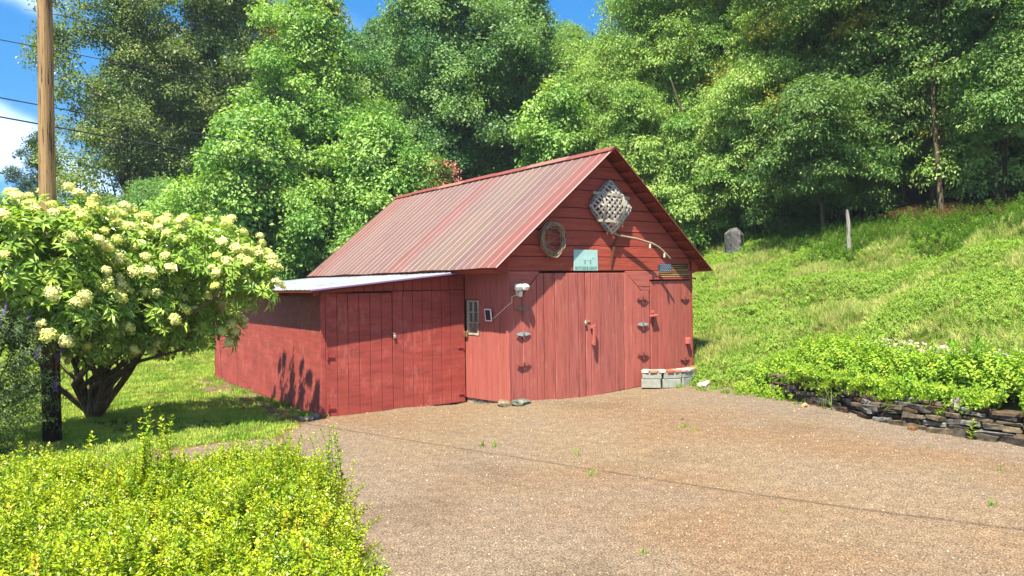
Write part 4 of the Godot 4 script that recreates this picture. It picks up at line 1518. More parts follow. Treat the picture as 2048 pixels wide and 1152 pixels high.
func build_trees() -> void:
	CL.broad = clump(36, 0.52, 0.15, 0.115, 0.75, 0.15, 101, 0.26)
	CL.spray = clump(40, 0.52, 0.13, 0.068, 0.30, 0.25, 102, 0.24)
	CL.fine = clump(46, 0.40, 0.12, 0.05, 0.5, 0.1, 103, 0.2)
	var T := [
		["oak_tree", "tall dark oak with bare twigs showing, farthest left of the big trees", -2.3, -33.0, 18.6, 4.6, "dark", 0.10, 0.72],
		["oak_tree", "tall dark oak right of the leftmost one, behind the pale maple", 2.1, -32.2, 20.0, 4.4, "dark", 0.15, 0.8],
		["hemlock", "dark feathery hemlock against the sky just behind the utility pole", -5.8, -40.2, 10.9, 2.3, "hemlock", 0.02, 1.0],
		["maple_tree", "bright green cone-shaped maple with its top against the blue gap", 4.0, -21.1, 14.9, 3.4, "light", 0.10, 1.05],
		["maple_sapling", "low bright green maple left of the cone-shaped maple", 0.3, -18.8, 9.0, 3.0, "light", 0.04, 1.1],
		["maple_sapling", "low bright green maple rising just behind the left end of the barn roof", 4.9, -16.8, 8.9, 2.7, "light", 0.04, 1.1],
		["poplar_tree", "huge dark green poplar with visible trunk behind the barn ridge", 11.0, -21.2, 16.0, 4.0, "poplar", 0.30, 0.95],
		["poplar_tree", "dark green poplar right of the huge one, above the roof peak", 15.1, -20.7, 14.8, 2.9, "poplar", 0.28, 0.95],
		["hickory_tree", "hazy mid green tree in the back under the right-hand sky gap", 23.0, -26.2, 11.8, 3.9, "fine", 0.10, 1.0],
		["young_poplar", "fresh light green young poplar showing just left of the roof peak", 12.5, -14.0, 8.6, 2.2, "light", 0.05, 1.1],
		["beech_tree", "pale yellow-green beech leaning over the right of the roof peak", 18.1, -13.7, 13.2, 4.1, "beech", 0.06, 1.0],
		["beech_sapling", "bright low beech touching the barn's right roof slope", 13.8, -10.6, 7.5, 2.1, "beech", 0.03, 1.1],
		["beech_tree", "tall yellow-green beech right of the one over the roof peak", 19.2, -10.6, 15.5, 4.1, "beech", 0.10, 1.0],
		["beech_tree", "tall layered beech standing above the grey boulder", 18.5, -6.2, 14.5, 4.0, "beech", 0.18, 1.0],
		["beech_sapling", "low drooping beech at the wood's edge left of the boulder", 14.9, -8.0, 5.6, 2.0, "beech", 0.06, 1.1],
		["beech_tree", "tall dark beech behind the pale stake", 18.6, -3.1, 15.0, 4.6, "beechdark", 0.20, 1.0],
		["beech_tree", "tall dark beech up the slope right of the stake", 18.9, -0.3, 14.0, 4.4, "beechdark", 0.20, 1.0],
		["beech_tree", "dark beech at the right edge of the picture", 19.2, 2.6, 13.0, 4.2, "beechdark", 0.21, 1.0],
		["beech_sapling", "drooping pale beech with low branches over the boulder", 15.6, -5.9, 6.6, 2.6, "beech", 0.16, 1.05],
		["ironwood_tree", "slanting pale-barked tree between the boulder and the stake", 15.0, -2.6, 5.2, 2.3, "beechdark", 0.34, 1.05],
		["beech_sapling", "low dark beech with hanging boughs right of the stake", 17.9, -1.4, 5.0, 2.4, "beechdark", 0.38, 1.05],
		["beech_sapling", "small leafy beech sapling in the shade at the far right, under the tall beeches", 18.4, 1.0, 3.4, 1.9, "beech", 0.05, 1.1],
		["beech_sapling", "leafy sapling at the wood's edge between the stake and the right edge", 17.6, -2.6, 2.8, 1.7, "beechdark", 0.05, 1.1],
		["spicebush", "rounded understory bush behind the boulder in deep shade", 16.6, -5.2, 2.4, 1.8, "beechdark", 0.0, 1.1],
		["spicebush", "understory bush up the slope at the right edge of the picture", 20.2, 3.2, 3.0, 2.0, "beech", 0.0, 1.1],
		["locust_tree", "blue-green feathery locust leaning in at the right edge", 17.4, 2.0, 4.8, 1.9, "fine", 0.40, 0.9],
		["dark_shrub", "dark green bush filling the gap behind the lean-to roof", 2.7, -22.0, 6.2, 2.3, "poplar", 0.0, 1.1],
		["sumac_thicket", "low feathery light green sumac under the leftmost oaks", -1.8, -26.7, 6.6, 3.4, "fine", 0.0, 1.2],
		["sumac_thicket", "feathery sumac just right of the utility pole behind the hydrangea", -3.9, -31.0, 6.6, 2.2, "fine", 0.0, 1.2],
		["mimosa_tree", "small tree with pink blossom just above the barn ridge", 8.0, -17.1, 6.7, 1.0, "pink", 0.2, 1.0],
		["oak_tree", "dark oak crown filling in behind the cone-shaped maple", 7.4, -37.1, 18.2, 4.6, "dark", 0.15, 0.9],
		["poplar_tree", "shadowy poplar between the cone-shaped maple and the huge poplar", 13.6, -34.2, 15.6, 4.0, "poplar", 0.15, 0.9],
		["oak_tree", "oak deep behind the leftmost two, seen through their branches", 1.5, -43.6, 16.5, 5.1, "dark", 0.1, 0.8],
		["maple_tree", "light green tree low behind the lean-to's far end", -1.2, -23.5, 6.0, 2.4, "light", 0.0, 1.1],
	]
	var sd := 2000
	for q in T:
		sd += 13
		tree(q[0], q[1], q[2], q[3], q[4], q[5], q[6], q[7], sd, Vector2(-0.12, 0.02) if q[0] == "ironwood_tree" else Vector2(-0.10, 0.05) if q[0] == "locust_tree" else Vector2.ZERO, q[8])
	# the wood behind: too deep and dense to tell its trees apart
	R.seed = 4040
	var xf := []
	var co := PackedColorArray()
	var tm := MB.new()
	var spots := 0
	while spots < 95:
		var x := rr(-16.0, 62.0)
		var z := rr(-75.0, 6.0)
		var cx := x + 8.745
		var cz := 12.64 - z
		var depth := 0.572 * cx + 0.82 * cz
		var lat := 0.82 * cx - 0.572 * cz
		if depth < 44.0 or depth > 92.0 or absf(lat / depth) > 0.85:
			continue
		if lat / depth < -0.43:
			continue
		var cap := 2.4 + depth * rr(0.28, 0.335) - hgt(x, z)
		if lat / depth < -0.45:
			cap = minf(cap, 7.0)
		if cap < 4.0:
			continue
		spots += 1
		var h := minf(cap, rr(14, 22))
		if lat / depth > 0.2:
			h = rr(13, 18)
		var r := rr(3.2, 4.6)
		var b := on(x, z)
		tube(tm, [b, b + Vector3(rr(-0.4, 0.4), h * 0.5, 0), b + Vector3(0, h * 0.9, 0)], [0.22, 0.16, 0.05], 6, lin(88, 80, 70), 1.5, false)
		var tint := lin(88, 122, 62).lerp(lin(130, 160, 84), R.randf())
		for i in 240:
			var d := Vector3(rr(-1, 1), rr(-1, 1), rr(-1, 1))
			if d.length() > 1.0:
				d = d.normalized() * rr(0.75, 1.0)
			var p := b + Vector3(0, h * 0.56, 0) + Vector3(d.x * r, d.y * h * 0.46, d.z * r)
			xf.append(place(p, rr(1.5, 2.3), 0.5))
			co.append(vary(tint, 0.22))
	# thin dark stems standing in the shade on the right-hand slope
	for i in 64:
		var x := rr(15.6, 28.0)
		var z := rr(-10.0, 6.0)
		var b := on(x, z, -0.1)
		var hh := rr(5.0, 9.0)
		tube(tm, [b, b + Vector3(rr(-0.3, 0.3), hh * 0.5, rr(-0.3, 0.3)), b + Vector3(rr(-0.6, 0.6), hh, rr(-0.6, 0.6))], [0.10, 0.075, 0.04], 6, lin(132, 122, 106), 1.5, false)
	tag(obj("woodland_stems", tm.mesh(), mat.bark), "thin stems standing in the deep wood on the hillside", "tree trunks", "", "stuff")
	tag(multi("woodland", CL.broad, mat.leaf, xf, co), "deep wood covering the hillside behind the nearer trees", "wood", "", "stuff")

# ---------------------------------------------------------------- the hydrangea, butterfly bush and hedge
func build_hydrangea() -> void:
	R.seed = 61
	var base := Vector3(-6.93, -0.2, -4.59)
	var t := thing("hydrangea", "big tree-form hydrangea in cream bloom left of the lean-to", "shrub", base)
	# crown lobes: centre, radii
	var lobes := [
		[Vector3(-6.2, 2.75, -3.2), Vector3(1.9, 0.95, 1.7)],
		[Vector3(-7.85, 3.0, -2.5), Vector3(1.35, 1.05, 1.3)],
		[Vector3(-7.95, 2.75, -1.45), Vector3(0.95, 1.0, 0.65)],
		[Vector3(-7.5, 1.95, -1.5), Vector3(0.75, 0.55, 0.55)],
		[Vector3(-7.45, 2.35, -2.2), Vector3(0.95, 0.85, 0.8)],
		[Vector3(-5.4, 2.9, -2.2), Vector3(1.15, 0.8, 1.1)],
		[Vector3(-4.85, 2.45, -1.35), Vector3(0.62, 0.6, 0.6)],
		[Vector3(-5.45, 1.65, -2.5), Vector3(0.85, 0.5, 0.7)],
		[Vector3(-6.95, 1.55, -2.4), Vector3(0.8, 0.5, 0.6)],
		[Vector3(-6.0, 1.5, -3.0), Vector3(0.75, 0.42, 0.6)],
		[Vector3(-6.5, 1.95, -2.0), Vector3(0.8, 0.55, 0.6)],
		[Vector3(-8.75, 3.05, -2.4), Vector3(1.1, 1.15, 1.0)],
		[Vector3(-6.9, 3.15, -3.2), Vector3(1.3, 0.75, 1.2)],
	]
	var bark := lin(168, 148, 118)
	for i in 19:
		var mb := MB.new()
		var an := TAU * i / 19.0 + rr(-0.2, 0.2)
		var l: Array = lobes[i % lobes.size()]
		var lc: Vector3 = l[0] - base
		var p0 := Vector3(cos(an) * 0.14, 0.05, sin(an) * 0.14)
		var p1 := Vector3(cos(an) * 0.42 + lc.x * 0.12, 0.75 + rr(-0.1, 0.15), sin(an) * 0.42 + lc.z * 0.12)
		var p3 := lc + Vector3(rr(-0.4, 0.4), rr(-0.4, 0.1), rr(-0.4, 0.4))
		var p2 := p1.lerp(p3, 0.5) + Vector3(rr(-0.15, 0.15), 0.15, rr(-0.15, 0.15))
		tube(mb, [p0 * Vector3(0.5, 0, 0.5), p0 + Vector3(0, 0.15, 0), p1, p2, p3], [0.085, 0.07, 0.05, 0.034, 0.016], 7, vary(bark, 0.12), 1.2)
		for k in 7:
			var s := p1.lerp(p2, R.randf()) if k < 3 else p2.lerp(p3, R.randf())
			var e := s + Vector3(rr(-0.8, 0.8), rr(0.1, 0.8), rr(-0.8, 0.8))
			tube(mb, [s, s.lerp(e, 0.5) + Vector3(0, rr(-0.1, 0.1), 0), e], [0.022, 0.015, 0.007], 5, vary(bark, 0.15), 1.2, false)
		obj("stem", mb.mesh(), mat.bark, t)
	# rosettes of long leaves
	var ro := MB.new()
	for i in 9:
		var a := i * 2.4
		var dir := Vector3(cos(a), rr(-0.35, 0.5), sin(a)).normalized()
		var nor := Vector3(-cos(a) * 0.3, 1, -sin(a) * 0.3).normalized()
		var k := rr(0.75, 1.25)
		leaf(ro, Vector3(0, -0.02 * i * 0.4, 0) + dir * 0.02, dir, nor, rr(0.11, 0.17), rr(0.045, 0.06), Color(k * rr(0.9, 1.1), k, k), 0.22)
	tube(ro, [Vector3(0, -0.22, 0), Vector3(0, 0, 0)], [0.005, 0.004], 3, Color(0.5, 0.4, 0.3), 1.0, false)
	var rm := ro.mesh()
	# flower heads: domed heaps of tiny florets
	var heads := []
	for v in 4:
		R.seed = 700 + v
		var fm := MB.new()
		box(fm, Vector3(0.13, 0.11, 0.13), 0.035, Color(0.8, 0.85, 0.5), Transform3D(Basis.IDENTITY, Vector3(0, 0.02, 0)))
		for i in 170:
			var d := Vector3(rr(-1, 1), rr(-0.25, 1), rr(-1, 1)).normalized()
			var p := Vector3(d.x * 0.115, d.y * 0.10 + (0.03 if v % 2 else 0.0) * d.y, d.z * 0.115) * rr(0.72, 1.05)
			var s := rr(0.012, 0.019)
			var ax := d.cross(Vector3(0.3, 1, 0.2)).normalized()
			var bx := d.cross(ax)
			var tl := d * rr(-0.006, 0.006)
			var k := rr(0.78, 1.08)
			var col := Color(k, k * rr(0.97, 1.02), k * rr(0.78, 1.05))
			fm.quad_o(p + ax * s, p + bx * s + tl, p - ax * s, p - bx * s - tl, d, col)
		for i in 26:
			var d := Vector3(rr(-1, 1), rr(-0.4, 1), rr(-1, 1)).normalized() * 0.08
			tube(fm, [Vector3.ZERO, d], [0.003, 0.002], 3, Color(0.5, 0.6, 0.25), 1.0, false)
		heads.append(fm.mesh())
	var xf := []
	var co := PackedColorArray()
	R.seed = 62
	var ga := lin(118, 158, 60)
	var gb := lin(168, 194, 86)
	var placed := []
	for li in lobes.size():
		var c: Vector3 = lobes[li][0] - base
		var r: Vector3 = lobes[li][1]
		var n := int(280.0 * (r.x * r.z + r.x * r.y) / 2.0)
		for i in n:
			var d := Vector3(rr(-1, 1), rr(-0.75, 1), rr(-1, 1)).normalized()
			if d.y < -0.35 and R.randf() < 0.55:
				continue
			var s := rr(0.72, 1.06)
			if R.randf() < 0.06:
				s = rr(1.05, 1.22)
			var p := c + d * r * s
			var up := (d + Vector3(0, 0.7, 0)).normalized()
			xf.append(place(p, rr(0.8, 1.3), 0.35, up))
			co.append(vary(ga.lerp(gb, R.randf()), 0.12))
		# blooms on the upper, outer shell
		var m := int(66.0 * (r.x * r.z + r.x * r.y) / 2.0)
		for i in m:
			var d := Vector3(rr(-1, 1), rr(-0.55, 1), rr(-1, 1)).normalized()
			if d.y < -0.2 and R.randf() < 0.5:
				continue
			var p := c + d * r * rr(1.0, 1.14)
			var bad := false
			for lj in lobes.size():
				if lj != li:
					var q: Vector3 = (p - (lobes[lj][0] - base)) / lobes[lj][1]
					if q.length() < 0.85:
						bad = true
			for o in placed:
				if (o as Vector3).distance_to(p) < 0.14:
					bad = true
			if bad:
				continue
			placed.append(p)
			var up := (d + Vector3(0, 0.9, 0)).normalized()
			var tint := lin(206, 214, 116).lerp(lin(232, 230, 172), R.randf())
			heads_at(t, heads[R.randi() % 4], place(p, rr(0.72, 1.2), 0.25, up) * Transform3D(Basis.IDENTITY.scaled(Vector3(1, 0.8, 1)), Vector3.ZERO), tint)
	multi("leaves", rm, mat.shiny_leaf, xf, co, t)
	# --- butterfly bush
	R.seed = 63
	var bb := Vector3(-8.95, -0.2, -1.7)
	var b := thing("butterfly_bush", "grey-green butterfly bush with purple spikes at the left edge, beside the pole", "shrub", bb)
	for i in 9:
		var mb := MB.new()
		var an := TAU * i / 9.0
		var e := Vector3(cos(an) * rr(0.4, 0.9), rr(1.6, 2.3), sin(an) * rr(0.4, 0.9))
		tube(mb, [Vector3(cos(an) * 0.06, 0, sin(an) * 0.06), e * 0.5 + Vector3(0, 0.2, 0), e], [0.03, 0.02, 0.008], 5, lin(120, 104, 84), 1.0)
		obj("stem", mb.mesh(), mat.bark, b)
	var bm := sprig(0.34, 6, 0.10, 0.03, 0.1, 640, true, Color(0.3, 0.35, 0.2), 0.15)
	xf = []
	co = PackedColorArray()
	R.seed = 64
	for i in 1250:
		var d := Vector3(rr(-1, 1), rr(-0.8, 1), rr(-1, 1)).normalized() * pow(rr(0.25, 1.0), 0.4)
		var p := Vector3(0, 1.25, 0) + d * Vector3(1.15, 1.2, 1.1)
		xf.append(place(p, rr(0.7, 1.1), 0.4, (d + Vector3(0, 0.5, 0)).normalized()))
		co.append(vary(lin(86, 112, 74).lerp(lin(116, 138, 96), R.randf()), 0.12))
	multi("leaves", bm, mat.leaf, xf, co, b)
	var sp := MB.new()
	for i in 70:
		var y := R.randf()
		var a := rr(0, TAU)
		var rd := 0.028 * (1.05 - y)
		var p := Vector3(cos(a) * rd, y * 0.20, sin(a) * rd)
		var d := Vector3(cos(a), 0.2, sin(a))
		var ax := d.cross(Vector3.UP).normalized() * 0.010
		var k := rr(0.7, 1.2)
		sp.quad_o(p + ax, p + Vector3(0, 0.010, 0), p - ax, p - Vector3(0, 0.010, 0), d, Color(k, k, k))
	var spm := sp.mesh()
	for i in 16:
		var d := Vector3(rr(-0.4, 1), rr(-0.2, 0.9), rr(-0.2, 1)).normalized()
		heads_at(b, spm, place(Vector3(0, 1.3, 0) + d * Vector3(1.22, 1.25, 1.18), rr(0.9, 1.4), 0.5), lin(128, 96, 190), "flower_spike")

var tintmats := {}
func heads_at(parent: Node, m: Mesh, xf: Transform3D, tint: Color, called := "flower_head") -> void:
	var key := "%s%d%d" % [called, int(tint.g * 14.0), int(tint.b * 10.0)]
	if not tintmats.has(key):
		var mm: StandardMaterial3D = mat.petal.duplicate()
		mm.albedo_color = tint.linear_to_srgb()
		tintmats[key] = mm
	obj(called, m, tintmats[key], parent, xf)

func build_hedge() -> void:
	var poly := PackedVector2Array([Vector2(-5.98, 5.55), Vector2(-6.70, 7.85), Vector2(-7.20, 9.40), Vector2(-7.7, 10.7), Vector2(-10.8, 9.6), Vector2(-10.1, 3.9), Vector2(-9.3, 4.0), Vector2(-7.5, 4.7)])
	var h := thing("hedge", "low sprawling yellow-green hedge filling the lower left corner", "hedge", Vector3(-8.2, -0.17, 7.6))
	var o := h.position
	var f := FastNoiseLite.new()
	f.seed = 8
	f.frequency = 0.9
	f.fractal_octaves = 3
	# twiggy inside
	var mb := MB.new()
	var ip := []
	for p in poly:
		var c := Vector2(-8.2, 7.6)
		ip.append(c + (p - c) * 0.84 - Vector2(o.x, o.z))
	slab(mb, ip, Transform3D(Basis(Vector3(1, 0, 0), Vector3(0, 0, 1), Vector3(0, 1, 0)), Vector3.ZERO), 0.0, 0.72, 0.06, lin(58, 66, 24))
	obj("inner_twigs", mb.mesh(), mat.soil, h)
	var ms := [sprig(0.18, 7, 0.042, 0.024, 0.15, 810, true, Color(0.5, 0.5, 0.2), 0.55), sprig(0.16, 6, 0.038, 0.022, -0.2, 811, true, Color(0.5, 0.5, 0.2), 0.45), sprig(0.36, 9, 0.046, 0.026, 0.12, 812, true, Color(0.5, 0.5, 0.2), 0.6)]
	var ga := lin(116, 148, 20)
	var gb := lin(176, 188, 40)
	var X := [[], [], []]
	var C := [PackedColorArray(), PackedColorArray(), PackedColorArray()]
	R.seed = 812
	var n := 0
	while n < 19000:
		var x := rr(-10.9, -6.0)
		var z := rr(3.8, 10.8)
		var p := Vector2(x, z)
		var ins := Geometry2D.is_point_in_polygon(p, poly)
		var d := 9.0
		for i in poly.size():
			d = minf(d, p.distance_to(Geometry2D.get_closest_point_to_segment(p, poly[i], poly[(i + 1) % poly.size()])))
		var ragged := f.get_noise_2d(x * 2.0, z * 2.0) * 0.16
		if not ins and d > 0.05 + ragged:
			continue
		n += 1
		var top := 1.12 + 0.07 * f.get_noise_2d(x * 5.0, z * 5.0) + f.get_noise_2d(x, z) * 0.15 - 0.20 * smoothstep(0.35, 0.0, d if ins else -d)
		var y := top - 0.20 - (rr(0, 0.16) if R.randf() < 0.5 else 0.0)
		var k := R.randi() % 2
		if R.randf() < 0.012:
			k = 2
		var upv := Vector3(rr(-0.35, 0.35), 1, rr(-0.35, 0.35)).normalized()
		if d < 0.25 and R.randf() < 0.6:
			y = rr(0.05, top - 0.15)
			var cc := (p - Vector2(-8.2, 7.6)).normalized()
			upv = Vector3(cc.x * 0.9, 0.75, cc.y * 0.9).normalized()
		X[k].append(place(Vector3(x - o.x, y, z - o.z), rr(0.75, 1.2), 0.3, upv))
		var c := ga.lerp(gb, clampf(0.5 + f.get_noise_2d(x * 3.0 + 40.0, z * 3.0) + rr(-0.35, 0.35), 0, 1))
		if R.randf() < 0.015:
			c = lin(200, 170, 60)
		C[k].append(vary(c, 0.12))
	# tall unclipped shoots along the far edge
	for q in [[-7.65, 5.85, 0.42], [-7.6, 5.75, 0.5], [-7.72, 5.9, 0.36], [-7.5, 5.9, 0.44], [-8.6, 5.3, 0.25], [-9.0, 5.1, 0.22], [-8.1, 5.6, 0.2], [-6.35, 6.6, 0.28], [-6.45, 6.75, 0.24], [-6.9, 6.35, 0.22], [-6.7, 6.4, 0.22], [-7.0, 6.2, 0.2]]:
		for i in 7:
			X[2].append(place(Vector3(q[0] - o.x + rr(-0.07, 0.07), 0.85 + q[2] * rr(0.1, 0.6), q[1] - o.z + rr(-0.07, 0.07)), rr(0.8, 1.25), 0.3))
			C[2].append(vary(ga.lerp(gb, R.randf()), 0.12))
	for k in 3:
		var mi := multi("foliage", ms[k], mat.shiny_leaf, X[k], C[k], h)

# ---------------------------------------------------------------- dry stone wall
func build_stone_wall() -> void:
	R.seed = 91
	var w := thing("stone_wall", "low dry-stacked wall of dark flat stones holding up the bank", "wall", Vector3(4.0, 0.0, 5.4))
	var o := w.position
	var line := [Vector3(4.62, 0, 2.9), Vector3(4.42, 0, 3.5), Vector3(4.16, 0, 4.6), Vector3(3.62, 0, 5.75), Vector3(3.40, 0, 6.8), Vector3(3.36, 0, 7.9), Vector3(3.2, 0, 9.2)]
	var lens := [0.0]
	for i in line.size() - 1:
		lens.append(lens[-1] + (line[i + 1] - line[i]).length())
	var total: float = lens[-1]
	var at := func(s: float) -> Array:
		for i in line.size() - 1:
			if s <= lens[i + 1] or i == line.size() - 2:
				var d: Vector3 = (line[i + 1] - line[i]).normalized()
				return [line[i] + d * (s - lens[i]), d]
		return []
	var y := 0.0
	var rowi := 0
	var cols := [lin(96, 92, 86), lin(112, 106, 94), lin(84, 82, 80), lin(122, 112, 94), lin(96, 82, 68), lin(132, 134, 132)]
	while y < 0.46:
		var hgt_ := [0.12, 0.075, 0.085, 0.06, 0.075, 0.06, 0.07][rowi % 7] as float
		var s := rr(-0.1, 0.1)
		while s < total:
			var big := s > 4.2 and rowi < 2
			var ln := rr(0.22, 0.48) * (1.45 if big else 1.0)
			var q: Array = at.call(clampf(s + ln * 0.5, 0, total))
			var d: Vector3 = q[1]
			var nrmv := Vector3(d.z, 0, -d.x)
			if nrmv.x > 0:
				nrmv = -nrmv
			var hh := hgt_ * rr(0.82, 1.0) * (1.3 if big and rowi == 0 else 1.0)
			var pos: Vector3 = q[0] + nrmv * (rr(-0.07, 0.06) - rowi * 0.018) + Vector3(0, hgt(q[0].x - 0.3, q[0].z) + y + hh * 0.5 - 0.02, 0)
			var bs := Basis(d, Vector3.UP, d.cross(Vector3.UP)).rotated(Vector3.UP, rr(-0.12, 0.12)).rotated(d, rr(-0.06, 0.06))
			var mb := MB.new()
			box(mb, Vector3(ln * 0.96, hh, rr(0.26, 0.36)), 0.008, vary(cols[R.randi() % 6], 0.15), Transform3D(Basis.IDENTITY, Vector3(s, y, 0)), 0, Vector2(0.6, 0.6), Vector2(R.randf(), R.randf()))
			mb.roughen(0.03, 5.0, R.randi() % 9999)
			var m := mb.mesh()
			obj("stone", m, mat.stone, w, Transform3D(bs, pos - o - bs * Vector3(s, y, 0)))
			s += ln + rr(0.005, 0.02)
		y += hgt_
		rowi += 1

# ---------------------------------------------------------------- grass, weeds, plants
func tuft(n: int, h: float, w: float, spread: float, sd: int) -> ArrayMesh:
	R.seed = sd
	var mb := MB.new()
	for i in n:
		var a := rr(0, TAU)
		var r := spread * sqrt(R.randf())
		var b := Vector3(cos(a) * r, 0, sin(a) * r)
		var hh := h * rr(0.55, 1.15)
		var bend := Vector3(rr(-0.6, 0.6), 0, rr(-0.6, 0.6)) * hh
		var sd2 := Vector3(cos(a + 1.3), 0, sin(a + 1.3)) * w * 0.5
		var mid := b + Vector3(bend.x * 0.3, hh * 0.6, bend.z * 0.3)
		var tip := b + Vector3(bend.x, hh, bend.z)
		var nn := Vector3(rr(-0.4, 0.4), 1, rr(-0.4, 0.4)).normalized()
		var k := rr(0.75, 1.2)
		var c := Color(k * rr(0.9, 1.2), k, k * rr(0.7, 1.1))
		mb.quad_o(b - sd2, b + sd2, mid + sd2 * 0.8, mid - sd2 * 0.8, nn, c)
		mb.tri_o(mid - sd2 * 0.8, mid + sd2 * 0.8, tip, nn, c)
	return mb.mesh()

func build_plants() -> void:
	var pn := FastNoiseLite.new()
	pn.seed = 44
	pn.frequency = 0.45
	pn.fractal_octaves = 4
	var edge := FastNoiseLite.new()
	edge.seed = 31
	edge.frequency = 0.9
	edge.fractal_octaves = 4
	var short := tuft(16, 0.055, 0.009, 0.09, 900)
	var mid := tuft(16, 0.13, 0.011, 0.10, 901)
	var tall := tuft(16, 0.30, 0.010, 0.08, 902)
	var weed := sprig(0.16, 4, 0.075, 0.045, 0.15, 903, true, Color(0.5, 0.5, 0.25), 0.35)
	# mown lawn on the left
	R.seed = 905
	var xf := []
	var co := PackedColorArray()
	var tries := 0
	while xf.size() < 30000 and tries < 400000:
		tries += 1
		var dist := 9.0 + 30.0 * pow(R.randf(), 1.5)
		var an := rr(-0.15, 0.62) - 0.0
		var x := -8.745 + dist * sin(an) - 2.0 * (1.0 - R.randf() * 2.0)
		var z := 12.64 - dist * cos(an)
		if x > -3.4 and z > -10.3 and x < 5.4:
			continue
		if x > 6.0 or z > 3.0:
			continue
		if z > -2.4 and drive_in(x, z) + edge.get_noise_2d(x, z) * 0.3 > -0.04 - 0.3 * R.randf() * R.randf():
			continue
		var bare := pn.get_noise_2d(x, z)
		var wallstrip := smoothstep(1.3, 0.5, -3.3 - x + bare * 1.2) if z > -10.3 and x < -3.3 else 0.0
		if bare > 0.26 and R.randf() < 0.8:
			continue
		if R.randf() < wallstrip * 0.9:
			continue
		xf.append(place(on(x, z, -0.004), rr(0.75, 1.3) * (1.0 + dist * 0.012), 0.2))
		co.append(vary(lin(122, 156, 58).lerp(lin(164, 180, 86), clampf(0.5 + pn.get_noise_2d(x * 2.0, z * 2.0) * 1.5, 0, 1)), 0.14))
	tag(multi("lawn_grass", short, mat.grass, xf, co), "short mown grass of the lawn left of the barn", "grass", "", "stuff")
	# rough grass and weeds on the bank
	xf = []
	co = PackedColorArray()
	var xt := []
	var ct := PackedColorArray()
	var xw := []
	var cw := PackedColorArray()
	R.seed = 906
	tries = 0
	while xf.size() < 34000 and tries < 600000:
		tries += 1
		var x := rr(4.0, 18.0)
		var z := rr(-17.0, 11.0)
		var u := x - foot(z)
		if u < 0.02 + edge.get_noise_2d(x, z) * 0.25 or (x < 5.45 and z < 0.3):
			continue
		if z > 2.8 and u < 0.45:
			continue
		var depth := 0.572 * (x + 8.745) + 0.82 * (12.64 - z)
		var lat := 0.82 * (x + 8.745) - 0.572 * (12.64 - z)
		if lat / depth > 0.78 or lat / depth < 0.15:
			continue
		if u > 10.5 + pn.get_noise_2d(x, z) * 2.0:
			continue
		var bare := pn.get_noise_2d(x * 1.1, z * 1.1)
		# rubbly bare strip behind the wall weeds
		var strip_ := smoothstep(0.8, 0.2, absf(u - 1.6)) * smoothstep(2.4, 4.2, z)
		if R.randf() < strip_ * 0.85:
			continue
		if bare > 0.15 and R.randf() < 0.78:
			continue
		var c := lin(126, 160, 66).lerp(lin(168, 180, 104), clampf(0.5 + pn.get_noise_2d(x * 2.3 + 7.0, z * 2.3) * 1.6, 0, 1))
		var up := nrm(x, z)
		var kind := pn.get_noise_2d(x * 0.7 + 90.0, z * 0.7) + rr(-0.25, 0.25)
		if kind > 0.34:
			xt.append(place(on(x, z, -0.01), rr(0.55, 1.0), 0.25, up))
			ct.append(vary(c.lerp(lin(196, 188, 132), rr(0, 0.5)), 0.14))
		elif kind < -0.05:
			xw.append(place(on(x, z, -0.02), rr(0.6, 1.15), 0.35, up))
			cw.append(vary(lin(110, 152, 56).lerp(lin(152, 178, 80), R.randf()), 0.15))
		xf.append(place(on(x, z, -0.005), rr(0.7, 1.2), 0.3, up))
		co.append(vary(c, 0.16))
	tag(multi("bank_grass", mid, mat.grass, xf, co), "rough grass covering the sunny bank right of the barn", "grass", "", "stuff")
	tag(multi("tall_grass", tall, mat.grass, xt, ct), "tall seeding grass in patches on the bank", "grass", "", "stuff")
	tag(multi("bank_weeds", weed, mat.leaf, xw, cw), "broad-leaved weeds growing among the grass of the bank", "weeds", "", "stuff")
	# leafy weeds on top of the stone wall
	var ws := [sprig(0.42, 8, 0.085, 0.05, 0.2, 910, true, Color(0.5, 0.55, 0.25), 0.25), sprig(0.30, 7, 0.07, 0.042, -0.25, 911, true, Color(0.5, 0.55, 0.25), 0.3)]
	var X := [[], []]
	var C := [PackedColorArray(), PackedColorArray()]
	R.seed = 912
	for i in 4000:
		var z := rr(2.3, 9.3)
		var u := rr(0.02, 1.0) if i % 7 else rr(-0.05, 0.25)
		var x := foot(z) + u
		if pn.get_noise_2d(x * 1.5, z * 1.5 + 30.0) > 0.35:
			continue
		var g := hgt(foot(z) + maxf(u, 0.5), z)
		if z < 3.4:
			g = hgt(x, z)
		var rise := smoothstep(0.0, 0.5, u) * smoothstep(1.15, 0.7, u)
		var y := g - 0.06 + rr(0.0, 0.30) * rise
		var upv := Vector3(-0.75 * smoothstep(0.5, 0.1, u) + rr(-0.3, 0.3), 1.0, rr(-0.4, 0.4)).normalized()
		if u < 0.22:
			upv = Vector3(-1.0, rr(-0.5, 0.5), rr(-0.4, 0.4)).normalized()
			y = g - rr(0.0, 0.07 + 0.10 * pn.get_noise_2d(z * 3.0, 5.0))
		var k := i % 2
		X[k].append(place(Vector3(x, y, z), rr(0.65, 1.15), 0.3, upv))
		C[k].append(vary(lin(116, 162, 46).lerp(lin(166, 192, 70), R.randf()), 0.15))
	for k in 2:
		tag(multi("wall_weeds", ws[k], mat.leaf, X[k], C[k]), ["bushy leafy weeds spilling over the stone wall", "small-leaved weeds mixed into the growth on the stone wall"][k], "weeds", "", "stuff")
	# larger plants one can tell apart
	var big := sprig(0.62, 7, 0.20, 0.075, 0.1, 920, true, Color(0.5, 0.5, 0.3), 0.0)
